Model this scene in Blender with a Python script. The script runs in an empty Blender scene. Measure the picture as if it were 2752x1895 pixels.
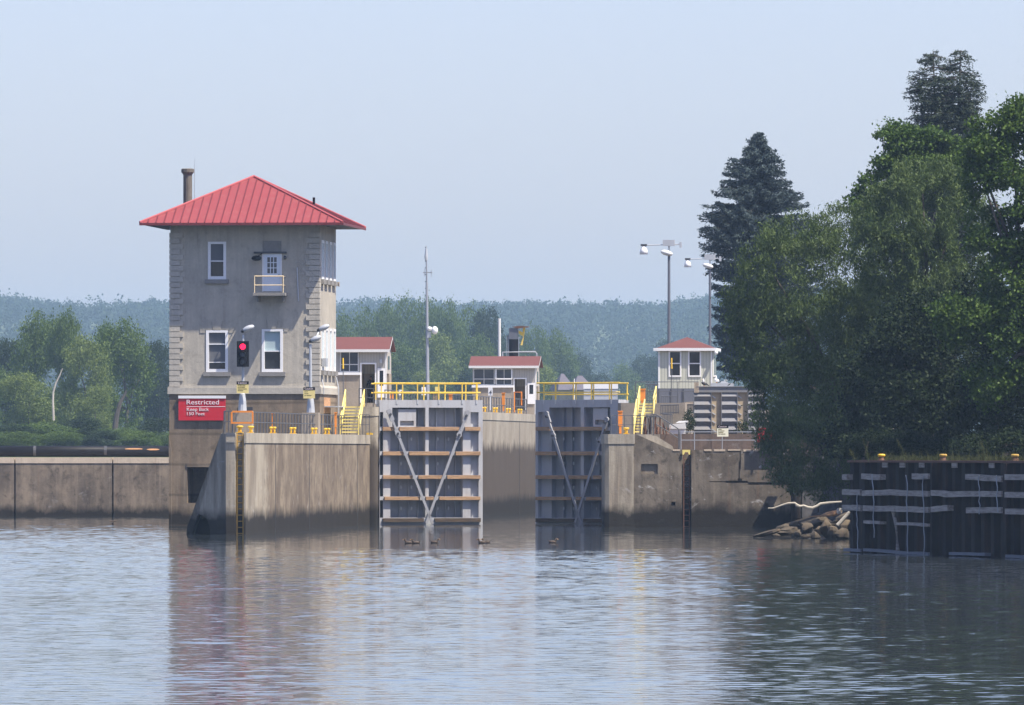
import bpy, math, random
import numpy as np
from mathutils import Vector, Matrix
random.seed(7)
R = math.radians
SC = bpy.context.scene
COL = SC.collection

# ------------------------------------------------------------------ camera
F, HY, H, CX = 22000.0, 1211.0, 4.66, 1376.0      # long lens (focal length in photo pixels), horizon row, eye height
cd = bpy.data.cameras.new('camera'); cam = bpy.data.objects.new('camera', cd); COL.objects.link(cam)
cam.location = (0, 0, H); cam.rotation_euler = (R(90), 0, 0)
cd.sensor_width = 36.0; cd.lens = F / 2752 * 36.0
cd.shift_y = (HY - 947.5) / 2752
cd.clip_start = 1.0; cd.clip_end = 20000
SC.camera = cam

# ------------------------------------------------------------------ light
LOCK = -R(5.33)                                     # heading of the lock axis
SUN = Vector((0.491, -0.312, 1.0)).normalized()
sd = bpy.data.lights.new('sun', 'SUN'); sun = bpy.data.objects.new('sun', sd); COL.objects.link(sun)
sd.energy = 4.8; sd.angle = R(0.6); sd.color = (1.0, 0.91, 0.78)
sun.rotation_euler = SUN.to_track_quat('Z', 'Y').to_euler()
sun.location = (60, 300, 150)
wd = bpy.data.worlds.new('World'); SC.world = wd; wd.use_nodes = True
wn = wd.node_tree; wn.nodes.clear()
sky = wn.nodes.new('ShaderNodeTexSky'); sky.sky_type = 'NISHITA'; sky.sun_disc = False
sky.sun_elevation = math.asin(SUN.z); sky.sun_rotation = math.atan2(SUN.x, SUN.y)
sky.air_density = 1.0; sky.dust_density = 1.2; sky.ozone_density = 3.0; sky.altitude = 0
tint = wn.nodes.new('ShaderNodeMixRGB'); tint.blend_type = 'MULTIPLY'; tint.inputs[0].default_value = 1.0
tint.inputs[2].default_value = (1.05, 0.965, 1.15, 1)
bg = wn.nodes.new('ShaderNodeBackground'); bg.inputs[1].default_value = 0.096
wo = wn.nodes.new('ShaderNodeOutputWorld')
wn.links.new(sky.outputs[0], tint.inputs[1]); wn.links.new(tint.outputs[0], bg.inputs[0]); wn.links.new(bg.outputs[0], wo.inputs[0])
SC.view_settings.view_transform = 'Standard'; SC.view_settings.look = 'None'
SC.view_settings.exposure = 0.85; SC.view_settings.gamma = 1.0
SC.render.engine = 'CYCLES'
cy = SC.cycles
cy.max_bounces = 8; cy.diffuse_bounces = 3; cy.glossy_bounces = 4; cy.transparent_max_bounces = 8; cy.volume_bounces = 1
cy.use_denoising = True; cy.sample_clamp_indirect = 6

# ------------------------------------------------------------------ helpers
def tag(o, label=None, cat=None, group=None, kind=None):
    if label: o['label'] = label
    if cat: o['category'] = cat
    if group: o['group'] = group
    if kind: o['kind'] = kind
    return o

class Fr:
    """a thing's frame: local u to the right, v away from the river, w up; px / py are rows and columns of the photo"""
    def __init__(s, px, z, w0=0.0, rot=LOCK):
        s.px, s.z, s.w0, s.rot = px, z, w0, rot
        s.s = F / z; s.loc = ((px - CX) * z / F, z, w0); s.c = math.cos(rot)
    def U(s, px): return (px - s.px) / s.s / s.c
    def W(s, py): return H + (HY - py) / s.s - s.w0

def thing(name, label, cat, fr, group=None, kind=None):
    o = bpy.data.objects.new(name, None); COL.objects.link(o)
    o.empty_display_size = 0.5
    o.location = fr.loc; o.rotation_euler = (0, 0, fr.rot)
    return tag(o, label, cat, group, kind)

class MB:
    def __init__(s): s.v, s.f, s.m = [], [], []
    def add(s, vs, fs, m=0):
        b = len(s.v); s.v += [tuple(p) for p in vs]
        for f in fs: s.f.append(tuple(b + i for i in f)); s.m.append(m)
        return s
    def box(s, x0, x1, y0, y1, z0, z1, m=0):
        if x1 < x0: x0, x1 = x1, x0
        if y1 < y0: y0, y1 = y1, y0
        if z1 < z0: z0, z1 = z1, z0
        return s.add([(x0,y0,z0),(x1,y0,z0),(x1,y1,z0),(x0,y1,z0),(x0,y0,z1),(x1,y0,z1),(x1,y1,z1),(x0,y1,z1)],
              [(3,2,1,0),(4,5,6,7),(0,1,5,4),(1,2,6,5),(2,3,7,6),(3,0,4,7)], m)
    def prism(s, poly, v0, v1, m=0):
        """poly in (u,w), counter-clockwise seen from the front, extruded from v0 (front) to v1"""
        n = len(poly)
        vs = [(u, v0, w) for u, w in poly] + [(u, v1, w) for u, w in poly]
        fs = [tuple(range(n)), tuple(range(2*n-1, n-1, -1))]
        for i in range(n):
            j = (i+1) % n; fs.append((j, i, n+i, n+j))
        return s.add(vs, fs, m)
    def slab(s, poly, z0, z1, m=0):
        """poly in (x,y) counter-clockwise from above"""
        n = len(poly)
        vs = [(x, y, z0) for x, y in poly] + [(x, y, z1) for x, y in poly]
        fs = [tuple(range(n-1, -1, -1)), tuple(range(n, 2*n))]
        for i in range(n):
            j = (i+1) % n; fs.append((i, j, n+j, n+i))
        return s.add(vs, fs, m)
    def tube(s, pts, r, n=6, m=0):
        pts = [Vector(p) for p in pts]; k = len(pts)
        rs = r if isinstance(r, (list, tuple)) else [r]*k
        vs = []
        for i, p in enumerate(pts):
            d = (pts[min(i+1, k-1)] - pts[max(i-1, 0)]).normalized()
            a = d.cross(Vector((0, 0, 1)) if abs(d.z) < .9 else Vector((0, 1, 0))).normalized(); b = d.cross(a)
            for q in range(n):
                t = 2*math.pi*(q+.5)/n
                vs.append(p + a*math.cos(t)*rs[i] + b*math.sin(t)*rs[i])
        fs = []
        for i in range(k-1):
            for q in range(n):
                q2 = (q+1) % n
                fs.append((i*n+q, (i+1)*n+q, (i+1)*n+q2, i*n+q2))
        fs.append(tuple(range(n))); fs.append(tuple(range(k*n-1, (k-1)*n-1, -1)))
        return s.add(vs, fs, m)
    def bar(s, a, b, w, t, m=0):
        """rectangular bar from a to b lying in the u-w plane: w wide, t thick along v"""
        a, b = Vector(a), Vector(b); d = (b-a).normalized(); n = Vector((-d.z, 0, d.x))*w/2; y = Vector((0, t/2, 0))
        vs = [a-n-y, a+n-y, a+n+y, a-n+y, b-n-y, b+n-y, b+n+y, b-n+y]
        return s.add(vs, [(0,1,2,3),(7,6,5,4),(1,0,4,5),(2,1,5,6),(3,2,6,7),(0,3,7,4)], m)
    def lathe(s, prof, c=(0,0,0), n=14, m=0, axis='z'):
        vs, k = [], len(prof)
        for r, h in prof:
            for q in range(n):
                t = 2*math.pi*q/n
                if axis == 'z': vs.append((c[0]+r*math.cos(t), c[1]+r*math.sin(t), c[2]+h))
                elif axis == 'x': vs.append((c[0]+h, c[1]+r*math.cos(t), c[2]+r*math.sin(t)))
                else: vs.append((c[0]+r*math.sin(t), c[1]+h, c[2]+r*math.cos(t)))
        fs = [(i*n+q, i*n+(q+1)%n, (i+1)*n+(q+1)%n, (i+1)*n+q) for i in range(k-1) for q in range(n)]
        fs += [tuple(range(n-1, -1, -1)), tuple(range((k-1)*n, k*n))]
        return s.add(vs, fs, m)
    def ball(s, c, rx, ry=None, rz=None, n=12, m=0, rot=None):
        ry = ry or rx; rz = rz or rx; k = max(5, n//2+1)
        vs = []
        for i in range(k):
            a = math.pi*i/(k-1)
            for q in range(n):
                t = 2*math.pi*q/n
                p = Vector((max(math.sin(a),.02)*math.cos(t)*rx, max(math.sin(a),.02)*math.sin(t)*ry, -math.cos(a)*rz))
                if rot: p = rot @ p
                vs.append(Vector(c)+p)
        fs = [(i*n+q, i*n+(q+1)%n, (i+1)*n+(q+1)%n, (i+1)*n+q) for i in range(k-1) for q in range(n)]
        fs += [tuple(range(n-1, -1, -1)), tuple(range((k-1)*n, k*n))]
        return s.add(vs, fs, m)
    def relief(s, u0, u1, w0, w1, rects, v=0.0, m=0):
        """front plate with rectangular recesses (u0,u1,w0,w1,depth,closed)"""
        us = sorted({u0, u1, *[min(max(r[i],u0),u1) for r in rects for i in (0,1)]})
        ws = sorted({w0, w1, *[min(max(r[i],w0),w1) for r in rects for i in (2,3)]})
        def cell(i, j):
            if i < 0 or j < 0 or i >= len(us)-1 or j >= len(ws)-1: return (0.0, True)
            cu, cw = (us[i]+us[i+1])/2, (ws[j]+ws[j+1])/2; out = (0.0, True)
            for r in rects:
                if r[0] <= cu <= r[1] and r[2] <= cw <= r[3]: out = (r[4], r[5])
            return out
        for i in range(len(us)-1):
            for j in range(len(ws)-1):
                d, cl = cell(i, j); a, b, c, e = us[i], us[i+1], ws[j], ws[j+1]
                if cl: s.add([(a,v+d,c),(b,v+d,c),(b,v+d,e),(a,v+d,e)], [(0,1,2,3)], m)
                dr, _ = cell(i+1, j)
                if dr != d and i+1 < len(us)-1:
                    q = [(b,v+d,c),(b,v+dr,c),(b,v+dr,e),(b,v+d,e)]
                    s.add(q, [(0,1,2,3)], m)
                du, _ = cell(i, j+1)
                if du != d and j+1 < len(ws)-1:
                    q = [(a,v+d,e),(b,v+d,e),(b,v+du,e),(a,v+du,e)]
                    s.add(q, [(0,1,2,3)], m)
        return s
    def build(s, name, mats, parent=None, smooth=False):
        me = bpy.data.meshes.new(name); me.from_pydata(s.v, [], s.f)
        mats = mats if isinstance(mats, (list, tuple)) else [mats]
        for mm in mats: me.materials.append(mm)
        if any(s.m): me.polygons.foreach_set('material_index', s.m)
        if smooth: me.polygons.foreach_set('use_smooth', [True]*len(me.polygons))
        me.update()
        o = bpy.data.objects.new(name, me); COL.objects.link(o)
        if parent is not None: o.parent = parent
        return o

def pieces(name, mat, parent, mbs, smooth=False):
    return [m.build(name, mat, parent, smooth) for m in mbs]

def copy_tree(o, parent=None):
    c = o.copy(); COL.objects.link(c)
    if parent is not None: c.parent = parent
    for ch in list(o.children): copy_tree(ch, c)
    return c

def text(s, name, mat, parent, u, v, w, size, width=None, ex=0.012):
    cu = bpy.data.curves.new(name, 'FONT'); cu.body = s; cu.size = size; cu.extrude = ex; cu.resolution_u = 3
    t = bpy.data.objects.new('tmp', cu); COL.objects.link(t)
    bpy.context.view_layer.update()
    me = bpy.data.meshes.new_from_object(t.evaluated_get(bpy.context.evaluated_depsgraph_get()))
    bpy.data.objects.remove(t)
    xs = [p.co.x for p in me.vertices]; k = 1.0
    if width: k = width / (max(xs) - min(xs))
    x0 = min(xs)
    for p in me.vertices: p.co = (u + (p.co.x - x0)*k, v - p.co.z, w + p.co.y)
    me.name = name; me.materials.clear(); me.materials.append(mat)
    o = bpy.data.objects.new(name, me); COL.objects.link(o); o.parent = parent
    return o

# ------------------------------------------------------------------ materials
def nodes(name):
    m = bpy.data.materials.new(name); m.use_nodes = True
    nt = m.node_tree; nt.nodes.clear()
    out = nt.nodes.new('ShaderNodeOutputMaterial'); b = nt.nodes.new('ShaderNodeBsdfPrincipled')
    nt.links.new(b.outputs[0], out.inputs[0])
    return m, nt, b, out
def N(nt, t, **k):
    n = nt.nodes.new(t)
    for a, x in k.items(): setattr(n, a, x)
    return n
def ramp(nt, src, stops):
    r = N(nt, 'ShaderNodeValToRGB'); e = r.color_ramp.elements
    while len(e) < len(stops): e.new(0.5)
    for q, (p, c) in zip(e, stops):
        q.position = p; q.color = (c, c, c, 1) if isinstance(c, (int, float)) else (*c, 1)
    nt.links.new(src, r.inputs[0]); return r.outputs[0]
def noise(nt, vec, scale, detail=4, rough=.55, sc=(1,1,1), dist=0):
    mp = N(nt, 'ShaderNodeMapping'); mp.inputs['Scale'].default_value = sc
    nt.links.new(vec, mp.inputs[0])
    n = N(nt, 'ShaderNodeTexNoise'); n.inputs['Scale'].default_value = scale; n.inputs['Detail'].default_value = detail
    n.inputs['Roughness'].default_value = rough; n.inputs['Distortion'].default_value = dist
    nt.links.new(mp.outputs[0], n.inputs['Vector']); return n.outputs[0]
def mix(nt, a, b, fac, mode='MIX'):
    n = N(nt, 'ShaderNodeMixRGB', blend_type=mode)
    for i, x in ((0, fac), (1, a), (2, b)):
        if isinstance(x, (int, float)): n.inputs[i].default_value = x if i == 0 else (x, x, x, 1)
        elif isinstance(x, tuple): n.inputs[i].default_value = (*x, 1)
        else: nt.links.new(x, n.inputs[i])
    return n.outputs[0]
def mth(nt, op, a, b=None):
    n = N(nt, 'ShaderNodeMath', operation=op)
    for i, x in ((0, a), (1, b)):
        if x is None: continue
        if isinstance(x, (int, float)): n.inputs[i].default_value = x
        else: nt.links.new(x, n.inputs[i])
    return n.outputs[0]
def bump(nt, b, h, strength=.3, dist=.05):
    n = N(nt, 'ShaderNodeBump'); n.inputs['Strength'].default_value = strength; n.inputs['Distance'].default_value = dist
    nt.links.new(h, n.inputs['Height']); nt.links.new(n.outputs[0], b.inputs['Normal'])

def paint(name, c, rough=.55, var=.18, scale=2.5, metal=0.0, dirt=None, dirt_amt=.35):
    """painted or plain surface with uneven tone, optional dirt / rust colour in streaky blotches"""
    m, nt, b, out = nodes(name)
    tc = N(nt, 'ShaderNodeTexCoord').outputs['Object']
    n1 = noise(nt, tc, scale, 5)
    col = mix(nt, tuple(x*(1-var) for x in c), tuple(min(1, x*(1+var)) for x in c), n1)
    if dirt:
        n2 = noise(nt, tc, 1.3, 6, .65, (1.6, 1.6, .35))
        col = mix(nt, col, dirt, mth(nt, 'MULTIPLY', ramp(nt, n2, [(.5, 0.0), (.72, 1.0)]), dirt_amt))
    nt.links.new(col, b.inputs['Base Color'])
    b.inputs['Roughness'].default_value = rough; b.inputs['Metallic'].default_value = metal
    bump(nt, b, noise(nt, tc, 14, 3), .12, .01)
    return m

def concrete(name, c, dark, streak=.5, wet=None, tide=None, pale=0.0, patch=.4, pour=None, rustrun=.35, litend=None):
    """weathered concrete: vertical run marks, blotches, algae band at the water, old water line, lime bloom"""
    m, nt, b, out = nodes(name)
    tc = N(nt, 'ShaderNodeTexCoord').outputs['Object']
    sp = N(nt, 'ShaderNodeSeparateXYZ'); nt.links.new(tc, sp.inputs[0]); z = sp.outputs[2]
    big = noise(nt, tc, .45, 6, .6)
    col = mix(nt, c, dark, mth(nt, 'MULTIPLY', ramp(nt, big, [(.38, 0.0), (.68, 1.0)]), patch))
    mot = noise(nt, tc, 1.5, 7, .72, (1, 1, .8), .5)
    col = mix(nt, col, tuple(x*.55 for x in dark), mth(nt, 'MULTIPLY', ramp(nt, mot, [(.52, 0.0), (.66, 1.0)]), patch*.75))
    col = mix(nt, col, tuple(min(1, x*1.3) for x in c), mth(nt, 'MULTIPLY', ramp(nt, mot, [(.30, 1.0), (.42, 0.0)]), patch*.6))
    rs_ = noise(nt, tc, 1.1, 5, .6, (2.2, 1.0, .12))
    col = mix(nt, col, (.20, .105, .055), mth(nt, 'MULTIPLY', ramp(nt, rs_, [(.60, 0.0), (.74, 1.0)]), rustrun))
    if litend:  # sunlit near end of the wall painted in as a paler tone
        col = mix(nt, col, (.44, .395, .31), mth(nt, 'MULTIPLY', ramp(nt, mth(nt, 'ADD', mth(nt, 'MULTIPLY', sp.outputs[1], 1/litend), mth(nt, 'MULTIPLY', mth(nt, 'SUBTRACT', mot, .5), .8)), [(.75, 1.0), (1.0, 0.0)]), .75))
    if streak:
        st = noise(nt, tc, 1.6, 6, .65, (1.3, .26, .11))
        col = mix(nt, col, dark, mth(nt, 'MULTIPLY', ramp(nt, st, [(.42, 0.0), (.62, 1.0)]), streak))
        st2 = noise(nt, tc, 2.6, 4, .6, (1.3, .34, .08))
        col = mix(nt, col, tuple(min(1, x*1.35) for x in c), mth(nt, 'MULTIPLY', ramp(nt, st2, [(.56, 0.0), (.72, 1.0)]), streak*.8))
    if pale:
        pn = noise(nt, tc, .9, 7, .72, (1, 1, 1.3), .6)
        col = mix(nt, col, (.55, .54, .52), mth(nt, 'MULTIPLY', ramp(nt, pn, [(.60, 0.0), (.70, 1.0)]), pale))
    if tide is not None:
        zz = mth(nt, 'ADD', z, mth(nt, 'MULTIPLY', mth(nt, 'SUBTRACT', noise(nt, tc, .8, 6, .65, (1.4, .4, .25)), .5), 2.2))
        t = ramp(nt, mth(nt, 'ADD', mth(nt, 'MULTIPLY', mth(nt, 'SUBTRACT', zz, tide), .8), .5), [(.25, 1.0), (.75, 0.0)])
        col = mix(nt, col, (.062, .048, .038), mth(nt, 'MULTIPLY', t, .9))
    if wet is not None:
        zz = mth(nt, 'ADD', z, mth(nt, 'MULTIPLY', mth(nt, 'SUBTRACT', noise(nt, tc, .9, 6, .65, (1.2, .6, .5)), .5), 1.3))
        t = ramp(nt, mth(nt, 'ADD', mth(nt, 'MULTIPLY', mth(nt, 'SUBTRACT', zz, wet), 1.0), .5), [(.2, 1.0), (.8, 0.0)])
        col = mix(nt, col, (.017, .015, .012), mth(nt, 'MULTIPLY', t, .96))
    if pour:
        w = N(nt, 'ShaderNodeTexWave', wave_type='BANDS', bands_direction='Z'); w.inputs['Scale'].default_value = .314/pour
        w.inputs['Distortion'].default_value = .6; w.inputs['Detail'].default_value = 3
        nt.links.new(tc, w.inputs['Vector'])
        col = mix(nt, col, tuple(x*.6 for x in dark), mth(nt, 'MULTIPLY', ramp(nt, w.outputs[0], [(.0, 1.0), (.03, 0.0)]), .5))
    fine = noise(nt, tc, 7, 5, .7)
    col = mix(nt, col, mix(nt, .72, 1.25, fine), .6, 'MULTIPLY')
    nt.links.new(col, b.inputs['Base Color']); b.inputs['Roughness'].default_value = .9
    b.inputs['Specular IOR Level'].default_value = .25
    bump(nt, b, mix(nt, fine, big, .4), .5, .05)
    return m

def glass(name, c=(.018, .022, .028), rough=.06):
    m, nt, b, out = nodes(name)
    tc = N(nt, 'ShaderNodeTexCoord').outputs['Object']
    n = noise(nt, tc, 1.7, 3)
    nt.links.new(mix(nt, tuple(x*.6 for x in c), tuple(x*1.5 for x in c), n), b.inputs['Base Color'])
    b.inputs['Roughness'].default_value = rough
    return m

def leaf(name, c1, c2, trans=.25, rough=.5, scale=.35):
    m, nt, b, out = nodes(name)
    tc = N(nt, 'ShaderNodeTexCoord').outputs['Object']
    n = noise(nt, tc, scale, 4, .6)
    g = N(nt, 'ShaderNodeNewGeometry')
    f = mix(nt, n, g.outputs['Random Per Island'], .28)
    col = mix(nt, c1, c2, ramp(nt, f, [(.25, 0.0), (.75, 1.0)]))
    nt.links.new(col, b.inputs['Base Color']); b.inputs['Roughness'].default_value = rough
    b.inputs['Specular IOR Level'].default_value = .12
    tr = N(nt, 'ShaderNodeBsdfTranslucent'); nt.links.new(mix(nt, col, (.9, 1.0, .4), .35, 'MULTIPLY'), tr.inputs[0])
    ms = N(nt, 'ShaderNodeMixShader'); ms.inputs[0].default_value = trans
    nt.links.new(b.outputs[0], ms.inputs[1]); nt.links.new(tr.outputs[0], ms.inputs[2]); nt.links.new(ms.outputs[0], out.inputs[0])
    return m

def wood(name, c, dark, sc=(.5, 3, 4)):
    m, nt, b, out = nodes(name)
    tc = N(nt, 'ShaderNodeTexCoord').outputs['Object']
    n1 = noise(nt, tc, 2.2, 6, .65, sc); n2 = noise(nt, tc, .7, 4)
    col = mix(nt, c, dark, ramp(nt, n1, [(.4, 0.0), (.7, .9)]))
    col = mix(nt, col, mix(nt, .7, 1.3, n2), .7, 'MULTIPLY')
    nt.links.new(col, b.inputs['Base Color']); b.inputs['Roughness'].default_value = .85
    bump(nt, b, n1, .5, .03)
    return m

def siding(name, c, pitch=.2):
    """vertical board siding"""
    m, nt, b, out = nodes(name)
    tc = N(nt, 'ShaderNodeTexCoord').outputs['Object']
    w = N(nt, 'ShaderNodeTexWave', wave_type='BANDS', bands_direction='X'); w.inputs['Scale'].default_value = .314/pitch
    nt.links.new(tc, w.inputs['Vector'])
    g = ramp(nt, w.outputs[0], [(0.0, 0.0), (.12, 1.0)])
    col = mix(nt, tuple(x*.72 for x in c), c, g)
    col = mix(nt, col, mix(nt, .85, 1.12, noise(nt, tc, 1.5, 5, .6, (1, 1, .3))), .8, 'MULTIPLY')
    nt.links.new(col, b.inputs['Base Color']); b.inputs['Roughness'].default_value = .7
    bump(nt, b, g, .6, .02)
    return m

def shingle(name, c):
    m, nt, b, out = nodes(name)
    tc = N(nt, 'ShaderNodeTexCoord').outputs['Object']
    n = noise(nt, tc, 9, 4, .7); n2 = noise(nt, tc, 1.2, 3)
    col = mix(nt, tuple(x*.65 for x in c), tuple(x*1.3 for x in c), mix(nt, n, n2, .4))
    nt.links.new(col, b.inputs['Base Color']); b.inputs['Roughness'].default_value = .85
    bump(nt, b, n, .4, .03)
    return m

M = {}
M['stucco'] = concrete('stucco', (.475, .435, .355), (.22, .205, .18), streak=.30, patch=.35, rustrun=.18)
M['quoin'] = concrete('quoin_stone', (.48, .445, .375), (.25, .24, .21), streak=.2, patch=.3, rustrun=.1)
M['tower_base'] = concrete('tower_base_concrete', (.27, .21, .145), (.12, .095, .068), streak=.4, wet=.95, patch=.7, pour=1.9)
M['wall_l'] = concrete('guide_wall_concrete', (.30, .245, .175), (.125, .095, .07), streak=.6, wet=1.15, patch=.95, pale=.5, litend=11)
M['wall_cap'] = concrete('coping_concrete', (.44, .40, .32), (.22, .19, .15), streak=.5, patch=.4)
M['wall_c'] = concrete('chamber_wall_concrete', (.36, .325, .26), (.22, .185, .14), streak=.5, tide=5.0, wet=1.2, patch=.4)
M['wall_r'] = concrete('right_wall_concrete', (.23, .195, .15), (.08, .066, .052), streak=.4, wet=1.2, patch=1.0, pale=.85)
M['terrace'] = concrete('terrace_concrete', (.17, .125, .10), (.08, .062, .052), streak=.5, patch=.6, pale=.2)
M['dam'] = concrete('dam_concrete', (.27, .215, .155), (.10, .082, .065), streak=.45, wet=.6, patch=1.0, pale=.2)
M['dam_cap'] = concrete('dam_cap_concrete', (.58, .48, .36), (.36, .29, .22), streak=.2, patch=.3)
M['sill'] = concrete('stone_sill', (.26, .25, .23), (.15, .145, .14), streak=.1, patch=.3)
M['chim'] = concrete('chimney_stone', (.17, .155, .125), (.09, .085, .075), streak=.3, patch=.5)
M['roof'] = paint('red_metal_roof', (.245, .044, .046), .55, .10, .8, dirt=(.30, .12, .10), dirt_amt=.3)
M['roof_seam'] = paint('red_roof_seam', (.14, .022, .026), .5, .1)  # darker red puts the shadow lines of the seams into the colour
M['roof_cap'] = paint('red_roof_cap', (.38, .085, .088), .5, .05)
M['soffit'] = paint('dark_soffit', (.07, .065, .06), .8, .15)
M['white'] = paint('white_paint', (.78, .78, .77), .5, .05)
M['white2'] = paint('white_trim', (.66, .66, .64), .6, .08)
M['door'] = paint('pale_door', (.66, .72, .78), .5, .04)
M['glass'] = glass('window_glass')
M['glass2'] = glass('grey_glass', (.06, .068, .078), .12)
M['blind'] = paint('pale_blind', (.36, .46, .48), .8, .05)
M['blind_d'] = paint('grey_blind', (.12, .125, .135), .8, .08)
M['black'] = paint('black_paint', (.012, .012, .014), .5, .3)
M['darkmetal'] = paint('dark_metal', (.05, .052, .058), .5, .25)
M['rail'] = paint('grey_rail_paint', (.085, .09, .10), .5, .2)
M['pipe'] = paint('galvanised_pipe', (.34, .36, .39), .45, .12, metal=.3)
M['galv'] = paint('galvanised_steel', (.46, .48, .50), .5, .15, metal=.2)
M['cream'] = paint('cream_paint', (.72, .58, .36), .55, .08)
M['yellow'] = paint('yellow_paint', (.80, .55, .06), .5, .10, dirt=(.75, .7, .55), dirt_amt=.35)
M['yellow2'] = paint('pale_yellow_paint', (.82, .68, .22), .5, .1, dirt=(.35, .25, .1), dirt_amt=.3)
M['bollard'] = paint('bollard_yellow', (.82, .52, .03), .5, .12, dirt=(.30, .14, .03), dirt_amt=.5)
M['orange'] = paint('orange_paint', (.80, .26, .03), .55, .1)
M['red'] = paint('red_sign_paint', (.55, .012, .025), .5, .06)
M['sign_w'] = paint('white_lettering', (.80, .70, .70), .6, .05)
M['sign_y'] = paint('yellow_sign_paint', (.72, .60, .24), .6, .06)
M['sign_c'] = paint('cream_sign_paint', (.80, .78, .60), .6, .06)
M['ink'] = paint('dark_lettering', (.20, .17, .06), .7, .1)
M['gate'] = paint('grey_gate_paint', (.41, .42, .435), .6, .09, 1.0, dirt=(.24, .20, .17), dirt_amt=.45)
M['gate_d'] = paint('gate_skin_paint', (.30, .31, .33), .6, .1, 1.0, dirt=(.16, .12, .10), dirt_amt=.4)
M['timber'] = wood('fender_timber', (.43, .27, .145), (.20, .115, .06), (.8, 3, 6))
M['timber_d'] = wood('wet_timber', (.09, .06, .035), (.03, .022, .015))
M['timber_g'] = wood('grey_weathered_timber', (.40, .35, .30), (.12, .10, .085), (.5, 3, 5))
M['drift'] = wood('bleached_driftwood', (.52, .48, .39), (.26, .23, .18))
M['drift_o'] = wood('orange_broken_wood', (.55, .30, .14), (.22, .12, .06))
M['steel_d'] = paint('rusty_dark_sheet_pile', (.028, .025, .023), .85, .5, .8, dirt=(.075, .042, .028), dirt_amt=.8)
M['siding'] = siding('tan_board_siding', (.42, .395, .345))
M['siding_g'] = siding('pale_green_board_siding', (.50, .51, .42))
M['plinth'] = concrete('plinth_concrete', (.34, .29, .23), (.22, .19, .15), streak=.2, patch=.4)
M['booth_roof'] = shingle('red_shingles', (.13, .044, .040))
M['slate'] = shingle('grey_shingles', (.10, .09, .11))
M['bulk'] = paint('bulkhead_grey_paint', (.19, .193, .20), .55, .1, 1.5, dirt=(.24, .19, .13), dirt_amt=.5)
M['bulk_t'] = paint('bulkhead_tan_web', (.40, .32, .21), .7, .12, 1.5, dirt=(.12, .08, .06), dirt_amt=.7)
M['rust'] = paint('rusty_steel', (.13, .06, .035), .8, .3, 3)
M['greysteel'] = paint('blue_grey_steel', (.12, .13, .155), .6, .12)
M['person'] = paint('dark_clothes', (.012, .014, .02), .8, .3)
M['skin'] = paint('skin', (.30, .17, .11), .6, .1)
M['hair'] = paint('dark_hair', (.015, .012, .01), .7, .2)
M['duck'] = paint('brown_feathers', (.07, .05, .035), .8, .35, 12)
M['gull_g'] = paint('grey_feathers', (.05, .05, .055), .8, .2, 12)
M['gull_w'] = paint('white_feathers', (.80, .80, .80), .8, .05, 12)
M['rock'] = concrete('rubble_rock', (.15, .12, .08), (.04, .033, .026), streak=0, wet=.0, patch=1.0)
M['bark'] = wood('bark', (.09, .075, .06), (.03, .026, .022), (4, 4, .6))
M['bark_w'] = wood('pale_bark', (.50, .46, .40), (.25, .22, .19), (4, 4, .6))
for _k in ('steel_d','black'):
    M[_k].node_tree.nodes['Principled BSDF'].inputs['Specular IOR Level'].default_value = .15

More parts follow.
